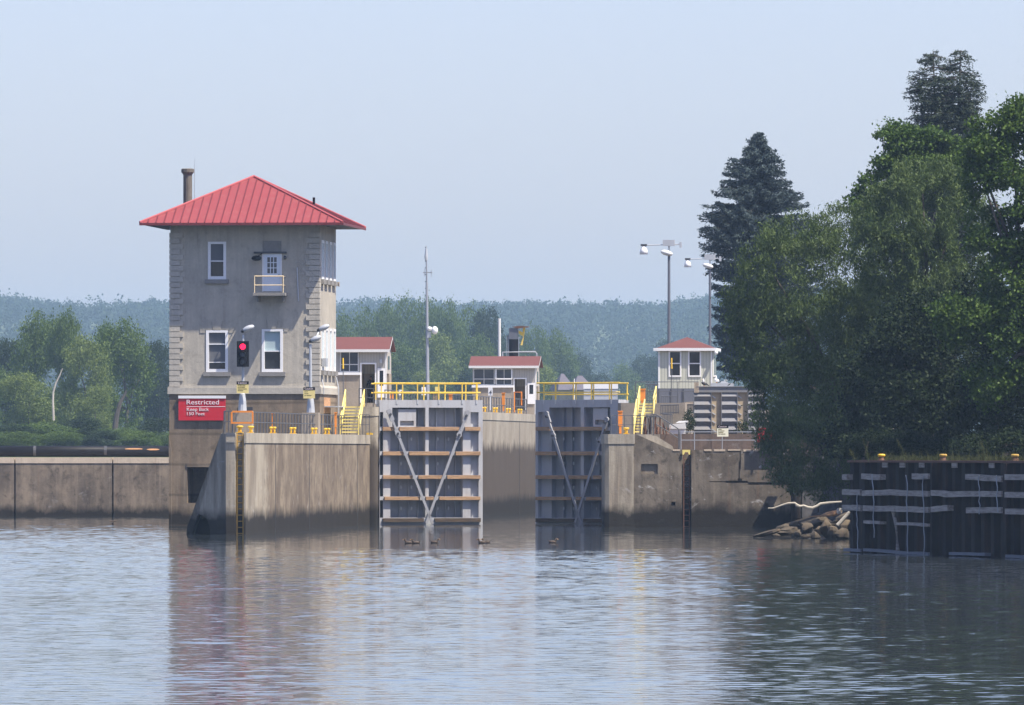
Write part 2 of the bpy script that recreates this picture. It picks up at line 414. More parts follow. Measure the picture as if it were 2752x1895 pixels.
# ------------------------------------------------------------------ water, sky side of the setting
def water_mat():
    m, nt, b, out = nodes('river_water')
    tc = N(nt, 'ShaderNodeTexCoord').outputs['Object']
    b.inputs['Base Color'].default_value = (.034, .043, .050, 1)
    b.inputs['Roughness'].default_value = .04; b.inputs['IOR'].default_value = 1.34
    n2 = noise(nt, tc, 2.6, 2, .5, (1.0, .8, 1), .3)
    bp = N(nt, 'ShaderNodeBump'); bp.inputs['Strength'].default_value = .6; bp.inputs['Distance'].default_value = .012
    nt.links.new(n2, bp.inputs['Height']); nt.links.new(bp.outputs[0], b.inputs['Normal'])
    return m
HAZE = 0.00009
M['water'] = water_mat()
def river():
    """one sheet of water: real ripples on the open river, flatter in the lee of the lock walls, plain flat far away"""
    g = np.random.default_rng(3)
    ys = [138.0]
    while ys[-1] < 600: ys.append(ys[-1] + max(.11, ys[-1]*.00062))
    ys = np.array(ys); nc = 400
    t = np.linspace(-1, 1, nc)
    hw = ys*.0625 + 8
    X = t[None,:]*hw[:,None]; Y = np.repeat(ys[:,None], nc, 1)
    Z = np.zeros_like(X)
    n = 70
    lam = .38*(4.0**g.random(n)); th = g.normal(1.4, .5, n); k = 2*np.pi/lam
    amp = lam**1.0; ph = g.uniform(0, 6.28, n)
    amp *= .024/np.sqrt(((amp*k)**2).sum()/2)               # r.m.s. slope of the ripples
    for q in range(n):
        Z += amp[q]*np.sin(k[q]*(np.cos(th[q])*X + np.sin(th[q])*Y) + ph[q])
    gust = np.zeros_like(X)
    for q in range(9):
        kk = 2*np.pi/g.uniform(14, 60); a = g.uniform(.9, 2.2); gust += np.sin(kk*(np.cos(a)*X+np.sin(a)*Y)+g.uniform(0,6.28))
    wob = 3*np.sin(X*.21+1) + 2*np.sin(X*.53) + 1.2*np.sin(X*1.3+2)
    sm = lambda v: np.clip(v, 0, 1)**2*(3-2*np.clip(v, 0, 1))
    lee = sm((Y + wob - 376)/24) * sm((X + .0425*Y + .3 + .4*np.sin(Y*.2))/2)
    Z *= (1 - .62*lee) * (1 + .10*gust/2.1) * (.80 + .55*sm((Y - 215)/130))
    edge = np.minimum(1, np.minimum((1-np.abs(t))*20, 1))[None,:] * np.minimum(1, np.minimum((Y-138)/4, (600-Y)/30))
    Z *= edge
    nr = len(ys)
    v = np.stack([X, Y, Z], 2).reshape(-1, 3)
    i = np.arange(nr-1)[:,None]*nc + np.arange(nc-1)[None,:]
    f = np.stack([i, i+1, i+nc+1, i+nc], 2).reshape(-1, 4)
    ex = np.array([(-700,-40,0),(700,-40,0),(700,860,0),(-700,860,0)], float); b0 = len(v)
    c00, c01, c10, c11 = 0, nc-1, (nr-1)*nc, nr*nc-1
    f = np.concatenate([f, [(b0,b0+1,c01,c00),(b0+1,b0+2,c11,c01),(b0+2,b0+3,c10,c11),(b0+3,b0,c00,c10)]])
    v = np.concatenate([v, ex])
    me = bpy.data.meshes.new('water')
    me.vertices.add(len(v)); me.vertices.foreach_set('co', v.ravel())
    me.loops.add(f.size); me.loops.foreach_set('vertex_index', f.ravel().astype(np.int32))
    me.polygons.add(len(f)); me.polygons.foreach_set('loop_start', np.arange(0, f.size, 4, dtype=np.int32)); me.polygons.foreach_set('loop_total', np.full(len(f), 4, dtype=np.int32))
    me.polygons.foreach_set('use_smooth', np.ones(len(f), bool))
    me.materials.append(M['water']); me.update(calc_edges=True)
    o = bpy.data.objects.new('water', me); COL.objects.link(o); return o
tag(river(), kind='structure')
tag(MB().slab([(-700,579),(-14.5,579),(-10,596),(-10,868),(-700,868)], 2.6, 3.7).build('upper_pool_water', M['water']), kind='structure')

# ------------------------------------------------------------------ guide wall (left)
fw = Fr(660, 453.6); U, W = fw.U, fw.W
o = thing('guide_wall', 'long streaked concrete guide wall with sloped nose running back to the left lock gate', 'wall', fw)
uf = U(607)                                                # the nose is chamfered: its left part turns away from the sun
nose = [(U(481),-1.2),(U(485),-1.2),(U(485),W(1432))]
for k in range(9):
    t = math.pi*(1-k/8); nose.append((U(522)+.76*math.cos(t), W(1432)+1.02*math.sin(t)))
nose += [(U(559),-1.2),(uf,-1.2),(uf,5.6),(U(592),5.6)]
body = MB(); n = len(nose)
vs = [(u, .95*(uf-u), w) for u, w in nose] + [(u, 3.4, w) for u, w in nose]
body.add(vs, [tuple(range(n))] + [((i+1)%n, i, n+i, n+(i+1)%n) for i in range(n)])
body.box(uf, -.58, 0, .6, -1.2, 5.6).box(-.10, 0, 0, .6, -1.2, 5.6).box(uf, 0, .6, 3.4, -1.2, 5.6)
body.prism([(U(481),-1.2),(0,-1.2),(0,5.6),(U(592),5.6)], 3.4, 44)
body.prism([(-2.0,-1.2),(0,-1.2),(0,5.6),(-2.0,5.6)], 44, 62.4)
body.build('wall_body', M['wall_l'], o)
cap = MB().box(uf, -.60, -.04, .6, 5.08, 5.645).box(-.09, .045, -.04, .6, 5.08, 5.645)
for k in range(8):
    a, b_ = .6 + k*7.72, .6 + (k+1)*7.72 - .03
    cap.box(U(590) if a < 44 else -2.04, .045, a, b_, 5.08, 5.645)
cap.build('coping', M['wall_cap'], o)
pieces('joint', M['darkmetal'], o, [MB().box(.0, .012, v, v+.10, -.5, 5.08) for v in (13.5, 30, 55.5)])

def ladder(name, label, fr, u0, u1, w0, w1, v, mat, step=.34):
    o = thing(name, label, 'ladder', fr)
    for u in (u0, u1): MB().box(u-.035, u+.035, v-.03, v+.03, w0, w1).build('side_rail', mat, o)
    proto = MB().tube([(u0, v, 0), (u1, v, 0)], .028, 6).build('rung', mat, o); w = w1 - .12; proto.location = (0, 0, w)
    while w - step > w0:
        w -= step; c = proto.copy(); COL.objects.link(c); c.parent = o; c.location = (0, 0, w)
    return o
M['lad'] = paint('worn_yellow_ladder', (.50, .30, .06), .6, .15, 2, dirt=(.10, .06, .03), dirt_amt=.6)
ladder('wall_ladder', 'worn yellow ladder in the recess at the nose of the left guide wall', fw, -.50, -.17, -.6, 5.62, .25, M['lad'])

# upper lock wall (left) with the chamber face
fu = Fr(905, 516.0)
o = thing('lock_wall', 'tall left lock chamber wall with dark tide mark behind the open gate', 'wall', fu)
ur = (1020-905)/fu.s
r_ = .45
arc = [(ur-r_+r_*math.sin(t), r_-r_*math.cos(t)) for t in [math.pi/2*k/5 for k in range(6)]]
MB().slab([(0,0)] + arc + [(ur,330),(-6,330),(-6,3),(0,3)], -1.2, 6.85).build('wall_body', M['wall_c'], o)
arc2 = [(a+.04*math.sin(k*math.pi/10), b-.04*math.cos(k*math.pi/10)) for k, (a, b) in enumerate(arc)]
MB().slab([(-.03,-.04)] + arc2 + [(ur+.04,330),(-6,330),(-6,3.1),(-.03,3.1)], 6.85, 7.42).build('coping', M['wall_cap'], o)
pieces('joint', M['darkmetal'], o, [MB().box(ur, ur+.012, v, v+.12, 0, 6.85) for v in (14, 34, 62, 96)])
UL = ur

# ------------------------------------------------------------------ control tower
ft = Fr(455, 507.5); U, W = ft.U, ft.W
T = thing('control_tower', 'tall square grey stucco control tower with red hipped metal roof', 'building', ft)
S = U(860)
wt = W(1059)
m = MB().relief(0, S, -1.2, wt, [(U(503), U(592), W(1352), W(1256), 2.6, True)])
m.box(0, S, 2.7, S, -1.2, wt)
m.add([(0,0,-1.2),(0,2.7,-1.2),(0,2.7,wt),(0,0,wt)], [(0,1,2,3)]).add([(S,0,-1.2),(S,2.7,-1.2),(S,2.7,wt),(S,0,wt)], [(0,1,2,3)])
m.prism([(-.02,-1.2),(.16,-1.2),(.16,W(1216)),(-.02,W(1170))], -.10, 0)
m.build('base', M['tower_base'], T)
MB().box(U(502), U(593), -.06, 0, W(1255), W(1243)).build('opening_lintel', M['tower_base'], T)
m = MB().box(-.10, S+.10, -.10, S+.10, wt, W(1042))
m.prism([(-.10, W(1042)), (S+.10, W(1042)), (S-.0, W(1036)), (.0, W(1036))], -.0, S)
m.build('cornice_band', M['quoin'], T)
# shaft front with window and door openings
holes = [(U(559), U(608), W(751), W(650)), (U(554), U(613), W(1000), W(888)), (U(704), U(761), W(1000), W(885)), (U(706), U(757), W(783), W(680))]
e = .06; wtop = W(598)
m = MB().relief(e, S-e, W(1042), wtop, [(a, b, c, d, .32, True) for a, b, c, d in holes], v=e)
m.box(e, S-e, e+.33, S-e, W(1042), wtop)
m.build('wall', M['stucco'], T)
# quoins: two corners, long and short courses
for side in (0, 1):
    q = MB(); w = W(1040); k = 0; h = (W(640) - W(1040)) / 27
    for k in range(28):
        long_ = (k % 2 == (0 if side else 1)); L = .86 if long_ else .66
        if side: q.box(S-L, S+.0, -.02, L*.9, w+.022, w+h-.022)
        else: q.box(0, L, -.02, L*.9, w+.022, w+h-.022)
        w += h
    q.build('quoin', M['quoin'], T)
# roof
ov = 1.62; we, wa = W(603) - .05, W(469)
E = [(-ov,-ov),(S+ov,-ov),(S+ov,S+ov),(-ov,S+ov)]; c = S/2
m = MB()
vs = [(x, y, we) for x, y in E] + [(x, y, we+.10) for x, y in E] + [(c, c, wa)]
m.add(vs, [(3,2,1,0)], 1)
m.add(vs, [(0,1,5,4),(1,2,6,5),(2,3,7,6),(3,0,4,7),(4,5,8),(5,6,8),(6,7,8),(7,4,8)], 0)
n_s = 25; half = S/2 + ov
for k in range(1, n_s):                                    # standing seams, cut off along the hips
    t = -half + 2*half*k/n_s; run = half - abs(t)
    if run < .35: continue
    up = (wa - we - .1) * (run - .08) / half
    for ax in range(4):
        def P(a, d, z): return [(c+a, c-d), (c+d, c+a), (c-a, c+d), (c-d, c-a)][ax] + (z,)
        z0, z1, d0, d1 = we+.1, we+.1+up, half, half-run+.08
        g = .030
        m.add([P(t-g,d0,z0),P(t+g,d0,z0),P(t+g,d0,z0+.06),P(t-g,d0,z0+.06),P(t-g,d1,z1),P(t+g,d1,z1),P(t+g,d1,z1+.06),P(t-g,d1,z1+.06)],
              [(0,1,2,3),(4,7,6,5),(3,2,6,7),(0,3,7,4),(1,5,6,2)], 2)
RF = m.build('roof', [M['roof'], M['soffit'], M['roof_seam']], T)
m = MB()
for x, y in E: m.tube([(x, y, we+.13), (c, c, wa+.03)], .085, 6)
m.build('hip_cap', M['roof_cap'], RF)
m = MB().box(-ov-.03, S+ov+.03, -ov-.05, -ov, we-.06, we+.09).box(S+ov, S+ov+.05, -ov-.02, S+ov, we-.06, we+.09)
m.build('gutter', M['roof_seam'], RF)
m = MB().tube([(U(462), 7.4, 18.6), (U(462), 7.4, W(466)+.2)], .28, 12).lathe([(.28,0),(.36,.12),(.41,.16),(.41,.36),(.34,.40)], (U(462), 7.4, W(466)+.15), 12)
CH = m.build('chimney', M['chim'], T)
MB().tube([(U(480), 7.4, 18.6), (U(480.5), 7.4, W(455)), (U(481.5), 7.4, W(412))], [.022,.016,.010], 5).build('antenna', M['pipe'], T)
MB().tube([(U(813), 6.2, 19.4), (U(813), 6.2, W(532)+.2)], .085, 8).build('vent_pipe', M['black'], T)

def window(parent, u0, u1, w0, w1, v, fr=.17, frame=None, sill=True, bar=None, upper=None, name='window', depth=.2, mull=()):
    """white frame with its glass, blind, meeting rail and sill as sub-parts; v = wall face"""
    frame = frame or M['white']
    m = MB().box(u0, u0+fr, v-.05, v+.12, w0, w1).box(u1-fr, u1, v-.05, v+.12, w0, w1)
    m.box(u0+fr, u1-fr, v-.05, v+.12, w1-fr*.85, w1).box(u0+fr, u1-fr, v-.05, v+.12, w0, w0+fr*1.1)
    if bar: m.box(u0+fr, u1-fr, v+.0, v+.10, bar-.035, bar+.035)
    for x in mull: m.box(x-.03, x+.03, v+.0, v+.10, w0+fr, w1-fr)
    f = m.build(name, frame, parent)
    MB().box(u0+fr, u1-fr, v+.14, v+.16, w0+fr, w1-fr*.85).build('pane', M['glass'], f)
    if upper: MB().box(u0+fr, u1-fr, v+.115, v+.135, upper[0], w1-fr*.85).build('blind', upper[1], f)
    if sill: MB().box(u0-.17, u1+.17, v-.20, v+.0, w0-.26, w0-.005).build('sill', M['sill'], f)
    return f
v0 = e
window(T, U(559), U(608), W(751), W(650), v0, bar=W(702), upper=(W(701), M['blind_d']))
a = window(T, U(554), U(613), W(1000), W(888), v0, bar=W(925), upper=(W(972), M['blind_d']))
MB().box(U(561), U(606), v0+.09, v0+.12, W(974)-.02, W(974)+.03).build('sash_rail', M['white'], a)
window(T, U(704), U(761), W(1000), W(885), v0, bar=W(944), upper=(W(943), M['blind']))
for (a, b_, yb, yt) in ((552, 615, 887, 865), (702, 763, 884, 862)):      # flat arches of three stones
    m = MB(); mid = (a+b_)/2
    m.prism([(U(a-15), W(yb+8)), (U(a-1), W(yb+8)), (U(a-1), W(yb)), (U(mid-11), W(yb)), (U(mid-17), W(yt)), (U(a-15), W(yt))], v0-.03, v0)
    m.prism([(U(mid-10), W(yb)), (U(mid+10), W(yb)), (U(mid+15), W(yt-2)), (U(mid-15), W(yt-2))], v0-.06, v0)
    m.prism([(U(mid+11), W(yb)), (U(b_+1), W(yb)), (U(b_+1), W(yb+8)), (U(b_+10), W(yb+8)), (U(b_+24), W(yt)), (U(mid+17), W(yt))], v0-.03, v0)
    m.build('flat_arch', M['stucco'], T)
# door with nine-light glazing
D = MB().box(U(708.5), U(754.5), v0+.02, v0+.09, W(783), W(683)).build('door', M['door'], T)
m = MB().box(U(705), U(708.4), v0-.04, v0+.12, W(784), W(679)).box(U(754.6), U(758), v0-.04, v0+.12, W(784), W(679)).box(U(708.4), U(754.6), v0-.04, v0+.12, W(682.9), W(679))
m.build('door_frame', M['white'], D)
MB().box(U(719), U(744), v0+.005, v0+.018, W(735), W(692)).build('pane', M['glass2'], D)
m = MB()
for k in (1, 2):
    u = U(719) + (U(744)-U(719))*k/3; m.box(u-.025, u+.025, v0-.01, v0+.004, W(735), W(692))
    w = W(735) + (W(692)-W(735))*k/3; m.box(U(719), U(744), v0-.012, v0+.003, w-.025, w+.025)
m.build('glazing_bar', M['door'], D)
MB().ball((U(750), v0-.03, W(739)), .045).build('handle', M['galv'], D)
MB().box(U(706), U(757), v0-.012, v0, W(678), W(648)).build('transom_panel', M['sill'], T)
m = MB().box(U(683), U(771), v0-.16, v0, W(682), W(677)).build('door_hood', M['darkmetal'], T)
BL = MB().box(U(687), U(773), -1.25, v0, W(796), W(788)).build('balcony', M['sill'], T)
m = MB()
for u in (U(691), U(768)):
    m.tube([(u, -1.2, W(788)), (u, -1.2, W(744))], .035); m.tube([(u, -1.2, W(744)), (u, v0, W(744))], .03); m.tube([(u, -1.2, W(768)), (u, v0, W(768))], .028)
m.tube([(U(691), -1.2, W(744)), (U(768), -1.2, W(744))], .035).tube([(U(691), -1.2, W(768)), (U(768), -1.2, W(768))], .03)
m.build('railing', M['cream'], BL)
pieces('bracket', M['sill'], BL, [MB().prism([(u-.06, W(812)), (u+.06, W(812)), (u+.06, W(796)), (u-.06, W(796))], -.5, v0) for u in (U(696), U(764))])
m = MB().tube([(U(704), -.05, W(683)), (U(697), -.3, W(688))], .03).ball((U(692), -.35, W(695)), .33, .26, .17, 12)
m.build('floodlight', M['black'], T)
MB().ball((U(767), -.1, W(693)), .10, .12, .13).build('bracket_lamp', M['darkmetal'], T)
MB().tube([(U(799), v0-.05, W(720)), (U(803), v0-.05, W(810))], .04, 6).build('conduit', M['galv'], T)
# side face: two rows of four tall windows
m_in = S - e
for (yt, yb) in ((645, 750), (880, 995)):
    for v in (1.0, 3.1, 5.2, 7.3):
        f = MB().box(m_in, m_in+.10, v, v+.16, W(yb), W(yt)).box(m_in, m_in+.10, v+1.04, v+1.2, W(yb), W(yt)).box(m_in, m_in+.10, v+.16, v+1.04, W(yb), W(yb)+.16).box(m_in, m_in+.10, v+.16, v+1.04, W(yt)-.16, W(yt)).build('window', M['white'], T)
        MB().box(m_in, m_in+.03, v+.16, v+1.04, W(yb)+.16, W(yt)-.16).build('pane', M['blind'], f)
        MB().box(m_in, m_in+.22, v-.12, v+1.32, W(yb)-.3, W(yb)-.01).build('sill', M['sill'], f)
m = MB().box(S, S+.02, 2.3, 5.6, W(1110), W(1068))
m.build('rusty_hatch', M['drift_o'], T)
MB().box(S, S+.9, 2.3, 5.8, W(1094), W(1091)).build('hatch_canopy', M['galv'], T)
MB().box(S-e, S+.3, 1.0, 1.9, W(985), W(963)).build('meter_box', M['galv'], T)
m = MB().lathe([(.05,0),(.06,.12),(.15,.24),(.17,.28)], (S-e, 8.8, W(757)), 12, axis='x')
m.build('horn', M['timber_g'], T)
m = MB().tube([(S-.02, 1.1, W(985)), (S+.03, 1.1, W(1020)), (S+.14, 1.0, W(1042)), (S+.14, 1.0, W(1060))], .035, 5)
m.tube([(S-.02, 9.0, W(1010)), (S+.08, 9.0, W(1028)), (S+.14, 9.0, W(1040)), (S+.14, 9.0, W(1110))], .05, 5)
m.build('conduit', M['galv'], T)
MB().box(U(640), U(680), -.03, 0, W(1108), W(1094)).build('wall_vent', M['darkmetal'], T)

# red sign on the tower
fs = Fr(480, 507.5-.15, 0); U, W = fs.U, fs.W
o = thing('restricted_sign', 'red Restricted keep back 150 feet sign with white top strip on the tower base', 'sign', fs)
MB().box(0, U(607), -.05, 0, W(1130), W(1071)).build('panel', M['red'], o)
MB().box(-.01, U(607)+.01, -.10, .02, W(1071), W(1063.5)).build('top_strip', M['white'], o)
text('Restricted', 'lettering', M['sign_w'], o, U(502), -.065, W(1087), .42, U(589)-U(502))
text('Keep Back', 'lettering', M['sign_w'], o, U(502.5), -.065, W(1104.6), .30, U(562)-U(502.5))
text('150 Feet', 'lettering', M['sign_w'], o, U(503), -.065, W(1116), .28, U(551)-U(503))
MB().box(U(502), U(606), -.062, -.05, W(1093.6), W(1092.2)).build('rule_line', M['sign_w'], o)
pieces('bracket', M['darkmetal'], o, [MB().box(u-.05, u+.05, 0, .16, W(1128), W(1072)) for u in (.4, U(607)-.4)])

# ------------------------------------------------------------------ dam and its black pipe
fd = Fr(460, 576.0, 0, 0.0); U, W = fd.U, fd.W
o = thing('dam_wall', 'low rough brown concrete dam wall left of the tower with pale worn top', 'wall', fd)
m = MB()
xs = [-150, 40, 303, 470]
for a, b_ in zip(xs[:-1], xs[1:]): m.box(U(a)+.06, U(b_)-.06, 0, 4, -1.2, W(1245))
m.box(U(-150), U(470), .25, 4, -1.2, W(1245))
m.build('wall_body', M['dam'], o)
m = MB()
for a, b_ in zip(xs[:-1], xs[1:]): m.box(U(a)+.04, U(b_)-.04, -.04, 2.2, W(1245), W(1229.5))
m.build('coping', M['dam_cap'], o)
fp = Fr(460, 578.4, 0, 0.0); U, W = fp.U, fp.W
o = thing('dredge_pipe', 'long black pipe lying along the top of the dam wall', 'pipe', fp)
m = MB().tube([(U(-150), 0, W(1213)), (U(462), 0, W(1213.5))], .39, 14)
m.build('pipe_body', M['black'], o, True)
pieces('coupling', M['darkmetal'], o, [MB().tube([(U(-100+k*190), 0, W(1213)), (U(-100+k*190)+.2, 0, W(1213))], .395, 14) for k in range(3)])
pieces('sediment', M['drift_o'], o, [MB().ball((U(360), -.30, W(1207)), .75, .10, .07, 10), MB().ball((U(412), -.30, W(1209)), .6, .10, .09, 10)])

# ------------------------------------------------------------------ lock gates
def gate(px0, z, rot, cat_label, px, bays, holes, cpost, box, diag, timb, sill, railposts, back, top=1075, bot=1407):
    fr = Fr(px0, z, 0, rot); U, W = fr.U, fr.W
    o = thing('lock_gate', cat_label, 'lock gate', fr)
    rows = [(1095.5, 1147), (1158, 1213), (1224, 1277), (1287.5, 1334.5), (1344.5, 1391.5)]
    rects = []
    for k, (a, b_) in enumerate(rows):
        for j, (x0, x1) in enumerate(bays):
            lo, hi = x0, x1
            if k and (j == 0): lo -= 5 if cpost > x0 else 0
            rects.append((U(lo), U(hi), W(b_), W(a), .80, False))
        for (x0, x1, dp) in holes: rects.append((U(x0), U(x1), W(b_), W(a + (12 if k == 0 else 0)), dp, dp < .7))
    wid = U(px[1])
    m = MB().relief(0, wid, -.9, W(top), rects)
    m.add([(0,0,-.9),(0,.8,-.9),(0,.8,W(top)),(0,0,W(top))], [(0,1,2,3)]).add([(wid,0,-.9),(wid,.8,-.9),(wid,.8,W(top)),(wid,0,W(top))], [(0,1,2,3)])
    m.add([(0,0,W(top)),(wid,0,W(top)),(wid,1.1,W(top)),(0,1.1,W(top))], [(0,1,2,3)])
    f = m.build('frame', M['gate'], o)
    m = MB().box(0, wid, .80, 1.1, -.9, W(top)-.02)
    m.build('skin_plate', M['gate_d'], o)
    m = MB()
    for x0, x1 in bays:
        n = max(2, int((x1-x0)/26))
        for k in range(1, n+1):
            u = U(x0 + (x1-x0)*k/(n+.6)); m.box(u-.03, u+.03, .55, .80, -.5, W(1096))
    m.build('stiffener', M['gate_d'], o)
    # the girder webs, seen from above and below in each row
    x0, x1, y0, y1 = box
    cb = MB().relief(U(x0), U(x1), W(1147), W(y0), [(U(x0+5), U(x1-6), W(y1+13), W(y1), .3, True)], v=.12)
    cb.box(U(x0), U(x1), .45, .8, W(1147), W(y0))
    cb.build('access_box', M['gate'], o)
    gy = [(1147, 1158), (1213, 1224), (1277, 1287.5), (1334.5, 1344.5)]
    for (a, b_), segs in zip(gy, timb):
        for s0, s1 in segs: MB().box(U(s0), U(s1), -.24, -.002, W(b_)+.01, W(a)-.01).build('fender_timber', M['timber'], o)
    for s0, s1 in sill: MB().box(U(s0), U(s1), -.24, -.002, W(1403), W(1393)).build('fender_timber', M['timber_d'], o)
    for (ax, ay, bx, by) in diag:
        A = Vector((U(ax), -.30, W(ay))); B = Vector((U(bx), -.30, W(by))); d = (B-A).normalized()
        s = MB().bar(A + d*1.0, B, .165, .07).bar(A + d*1.2, A + d*1.75, .24, .12).build('diagonal_strap', M['gate_d'], o)
        e_ = MB().bar(A, A + d*.62, .27, .13).lathe([(.16,-.07),(.16,.07)], tuple(A), 12, axis='y').bar(A+d*.6, A + d*1.25, .13, .12).lathe([(.17,-.08),(.17,.08)], tuple(A+d*1.5), 12, axis='y')
        e_.build('eye_bar', M['gate_d'], s)
        MB().lathe([(.08,-.16),(.08,.02)], tuple(A + d*.2), 8, axis='y').lathe([(.08,-.16),(.08,.02)], tuple(A + d*1.5), 8, axis='y').build('pin', M['darkmetal'], s)
    bolts = MB()
    for a, b_ in rows[1:]:
        for x0, x1 in bays:
            for k in (1, 2): bolts.ball((U(x0+(x1-x0)*k/3.2), .52, W(a+22)), .06, .05, .12, 6)
    bolts.build('lug', M['galv'], o)
    # hand rails, front and back of the walkway
    x0, x1 = back[0], back[1]
    for v, yy in ((.06, (1030, 1055)), (1.0, back[2])):
        m = MB()
        for y in yy: m.tube([(U(x0), v, W(y)), (U(x1), v, W(y))], .045, 6)
        for i, x in enumerate(railposts):
            if (i % 2 == 0) == (v < .5): m.tube([(U(x), v, W(top+2)), (U(x), v, W(yy[0]))], .04, 6)
        m.build('handrail', M['yellow'], o)
    pieces('post_foot', M['galv'], o, [MB().box(U(x)-.04, U(x)+.04, -.03, .0, W(1086), W(1074)) for i, x in enumerate(railposts) if i % 2 == 0])
    return o
gate(1020, 515.9, R(12), 'left lock gate leaf with pale grey frame in the sun and sunlit brown fender timbers', (1019, 1297),
     [(1054, 1143), (1152, 1243.5)], [(1021, 1030, .75), (1264.5, 1286, .30)], 1147, (1071, 1119, 1100, 1131),
     [(1043, 1106, 1160, 1408), (1253, 1109, 1143, 1406)],
     [[(1028,1065),(1072,1232),(1248,1289)], [(1028,1083),(1098,1205),(1223,1289)], [(1028,1107),(1123,1190),(1200,1289)], [(1032,1127),(1143,1164),(1179,1289)]],
     [(1028, 1137), (1167, 1290)], [1010,1033,1066,1090,1122,1147,1179,1204,1242,1260,1280,1291], (1006, 1292, (1031, 1056)))
gate(1439, 521.0, -R(36), 'right lock gate leaf in shade with dark grey frame and brown fender timbers', (1439, 1660),
     [(1476, 1560), (1568, 1638)], [(1446, 1474, .35)], 1564, (1590, 1629, 1098, 1129),
     [(1476, 1112, 1569, 1408), (1636, 1128, 1552, 1406)],
     [[(1445,1483),(1492,1626)], [(1445,1500),(1512,1608)], [(1445,1522),(1533,1588),(1598,1652)], [(1445,1540),(1552,1566),(1580,1652)]],
     [(1445, 1547), (1572, 1652)], [1460,1468,1492,1516,1546,1564,1593,1612,1640,1659], (1441, 1662, (1031, 1060)))

# ------------------------------------------------------------------ rails, bollards and posts on the left wall
def post_rail(name, label, fr, pts, h, gap, mat, r=.035, rails=(1.0, .5), group=None, cat='railing'):
    """pipe rail along pts (local); every post is its own part"""
    o = thing(name, label, cat, fr, group)
    pts = [Vector(p) for p in pts]
    m = MB()
    for f in rails:
        m.tube([p + Vector((0, 0, h*f)) for p in pts], r*.85, 5)
    m.build('rail', mat, o)
    proto = None
    for a, b in zip(pts[:-1], pts[1:]):
        n = max(1, int((b-a).length/gap))
        for k in range(n + (1 if b == pts[-1] else 0)):
            p = a + (b-a)*k/n
            if proto is None: proto = c = MB().tube([(0,0,0),(0,0,h)], r, 6).build('post', mat, o)
            else: c = proto.copy(); COL.objects.link(c); c.parent = o
            c.location = p
    return o
fg = Fr(660, 453.6, 5.645)
post_rail('deck_railing', 'dark grey pipe railing with many posts along the left guide wall', fg,
          [(fg.U(600), .30, 0), (fg.U(624), .30, 0)] + [(-1.30 + .1*(k > 0), 1.2 + k*12.1, 0) for k in range(6)], 1.2, 1.5, M['rail'], .036, (1.0, .52))
fo = Fr(624, 452.9+.4, 5.645)
o = thing('orange_barrier', 'orange framed opening in the railing in front of the signal pedestal', 'barrier', fo)
u1 = fo.U(679)
MB().box(0, u1, -.03, .03, 1.12, 1.22).box(0, u1, -.03, .03, .50, .60).build('bar', M['orange'], o)
for u in (-.03, u1): MB().box(u-.04, u+.05, -.04, .04, .5, 1.16).build('post', M['orange'], o)

def wall_v(px, u):
    k = (px - CX)/F; c, s = math.cos(LOCK), math.sin(LOCK)
    ax, ay = fw.loc[0] + u*c, fw.loc[1] + u*s
    dx, dy = -s, c
    return (k*ay - ax)/(dx - k*dy)
def bollard_mesh(o, heads, sc=1.0, hs=1.0):
    for du in heads:
        m = MB().lathe([(.13*sc,0),(.12*sc,.16*hs),(.11*sc,.22*hs),(.20*sc,.28*hs),(.235*sc,.33*hs),(.22*sc,.38*hs),(.12*sc,.40*hs)], (du, 0, .02), 14)
        m.build('head', M['bollard'], o, True)
    MB().box(min(heads)-.22*sc, max(heads)+.22*sc, -.2*sc, .2*sc, 0, .035).build('base', M['bollard'], o)
def bollard(label, loc, heads=(0,), sc=.82, hs=.95, group='yellow mooring bollards'):
    o = bpy.data.objects.new('bollard', None); COL.objects.link(o); o.location = loc; o.rotation_euler = (0,0,LOCK)
    tag(o, label, 'bollard', group); bollard_mesh(o, heads, sc, hs); return o
def gw(u, v, w):
    c, s = math.cos(LOCK), math.sin(LOCK)
    return (fw.loc[0] + u*c - v*s, fw.loc[1] + u*s + v*c, w)
PB = bollard('yellow single mooring bollard right above the wall ladder', gw(-.42, .75, 5.645), (0,), .84)
bollard('yellow single bollard just right of the ladder, second from the wall nose', gw(-.45, wall_v(674, -.45), 5.645), (0,), .78)
PD = None
for px, lab in ((733, 'yellow double bollard left of the railing\'s middle, behind the ladder bollards'), (787, 'yellow double bollard midway along the guide wall'),
                (844, 'yellow double bollard below the second caution sign post'), (879, 'yellow double bollard nearest the foot of the left yellow stairs')):
    loc = gw(-.45, wall_v(px, -.45), 5.645)
    if PD is None: PD = bollard(lab, loc, (-.10, .10), .46, .9)
    else:
        c = copy_tree(PD); c.location = loc; c['label'] = lab
for px, lab in ((1300, 'yellow double bollard on the chamber wall nearest the left gate'), (1331, 'yellow double bollard on the chamber wall under the number sign'),
                (1366, 'yellow double bollard on the chamber wall under the orange post'), (1397, 'yellow double bollard on the chamber wall below the far booth door')):
    k = (px-CX)/F; c_, s_ = math.cos(LOCK), math.sin(LOCK)
    ax, ay = fu.loc[0] + (UL-.5)*c_, fu.loc[1] + (UL-.5)*s_
    v = (k*ay - ax)/(-s_ - k*c_)
    c = copy_tree(PD); c.location = (ax - v*s_, ay + v*c_, 7.42); c['label'] = lab
for px, lab in ((1055, 'yellow double bollard seen through the left part of the left gate handrail'), (1103, 'yellow double bollard seen through the left gate handrail, left of the white number plate')):
    k = (px-CX)/F; c = copy_tree(PD); c.location = (k*545, 545, 7.42); c['label'] = lab
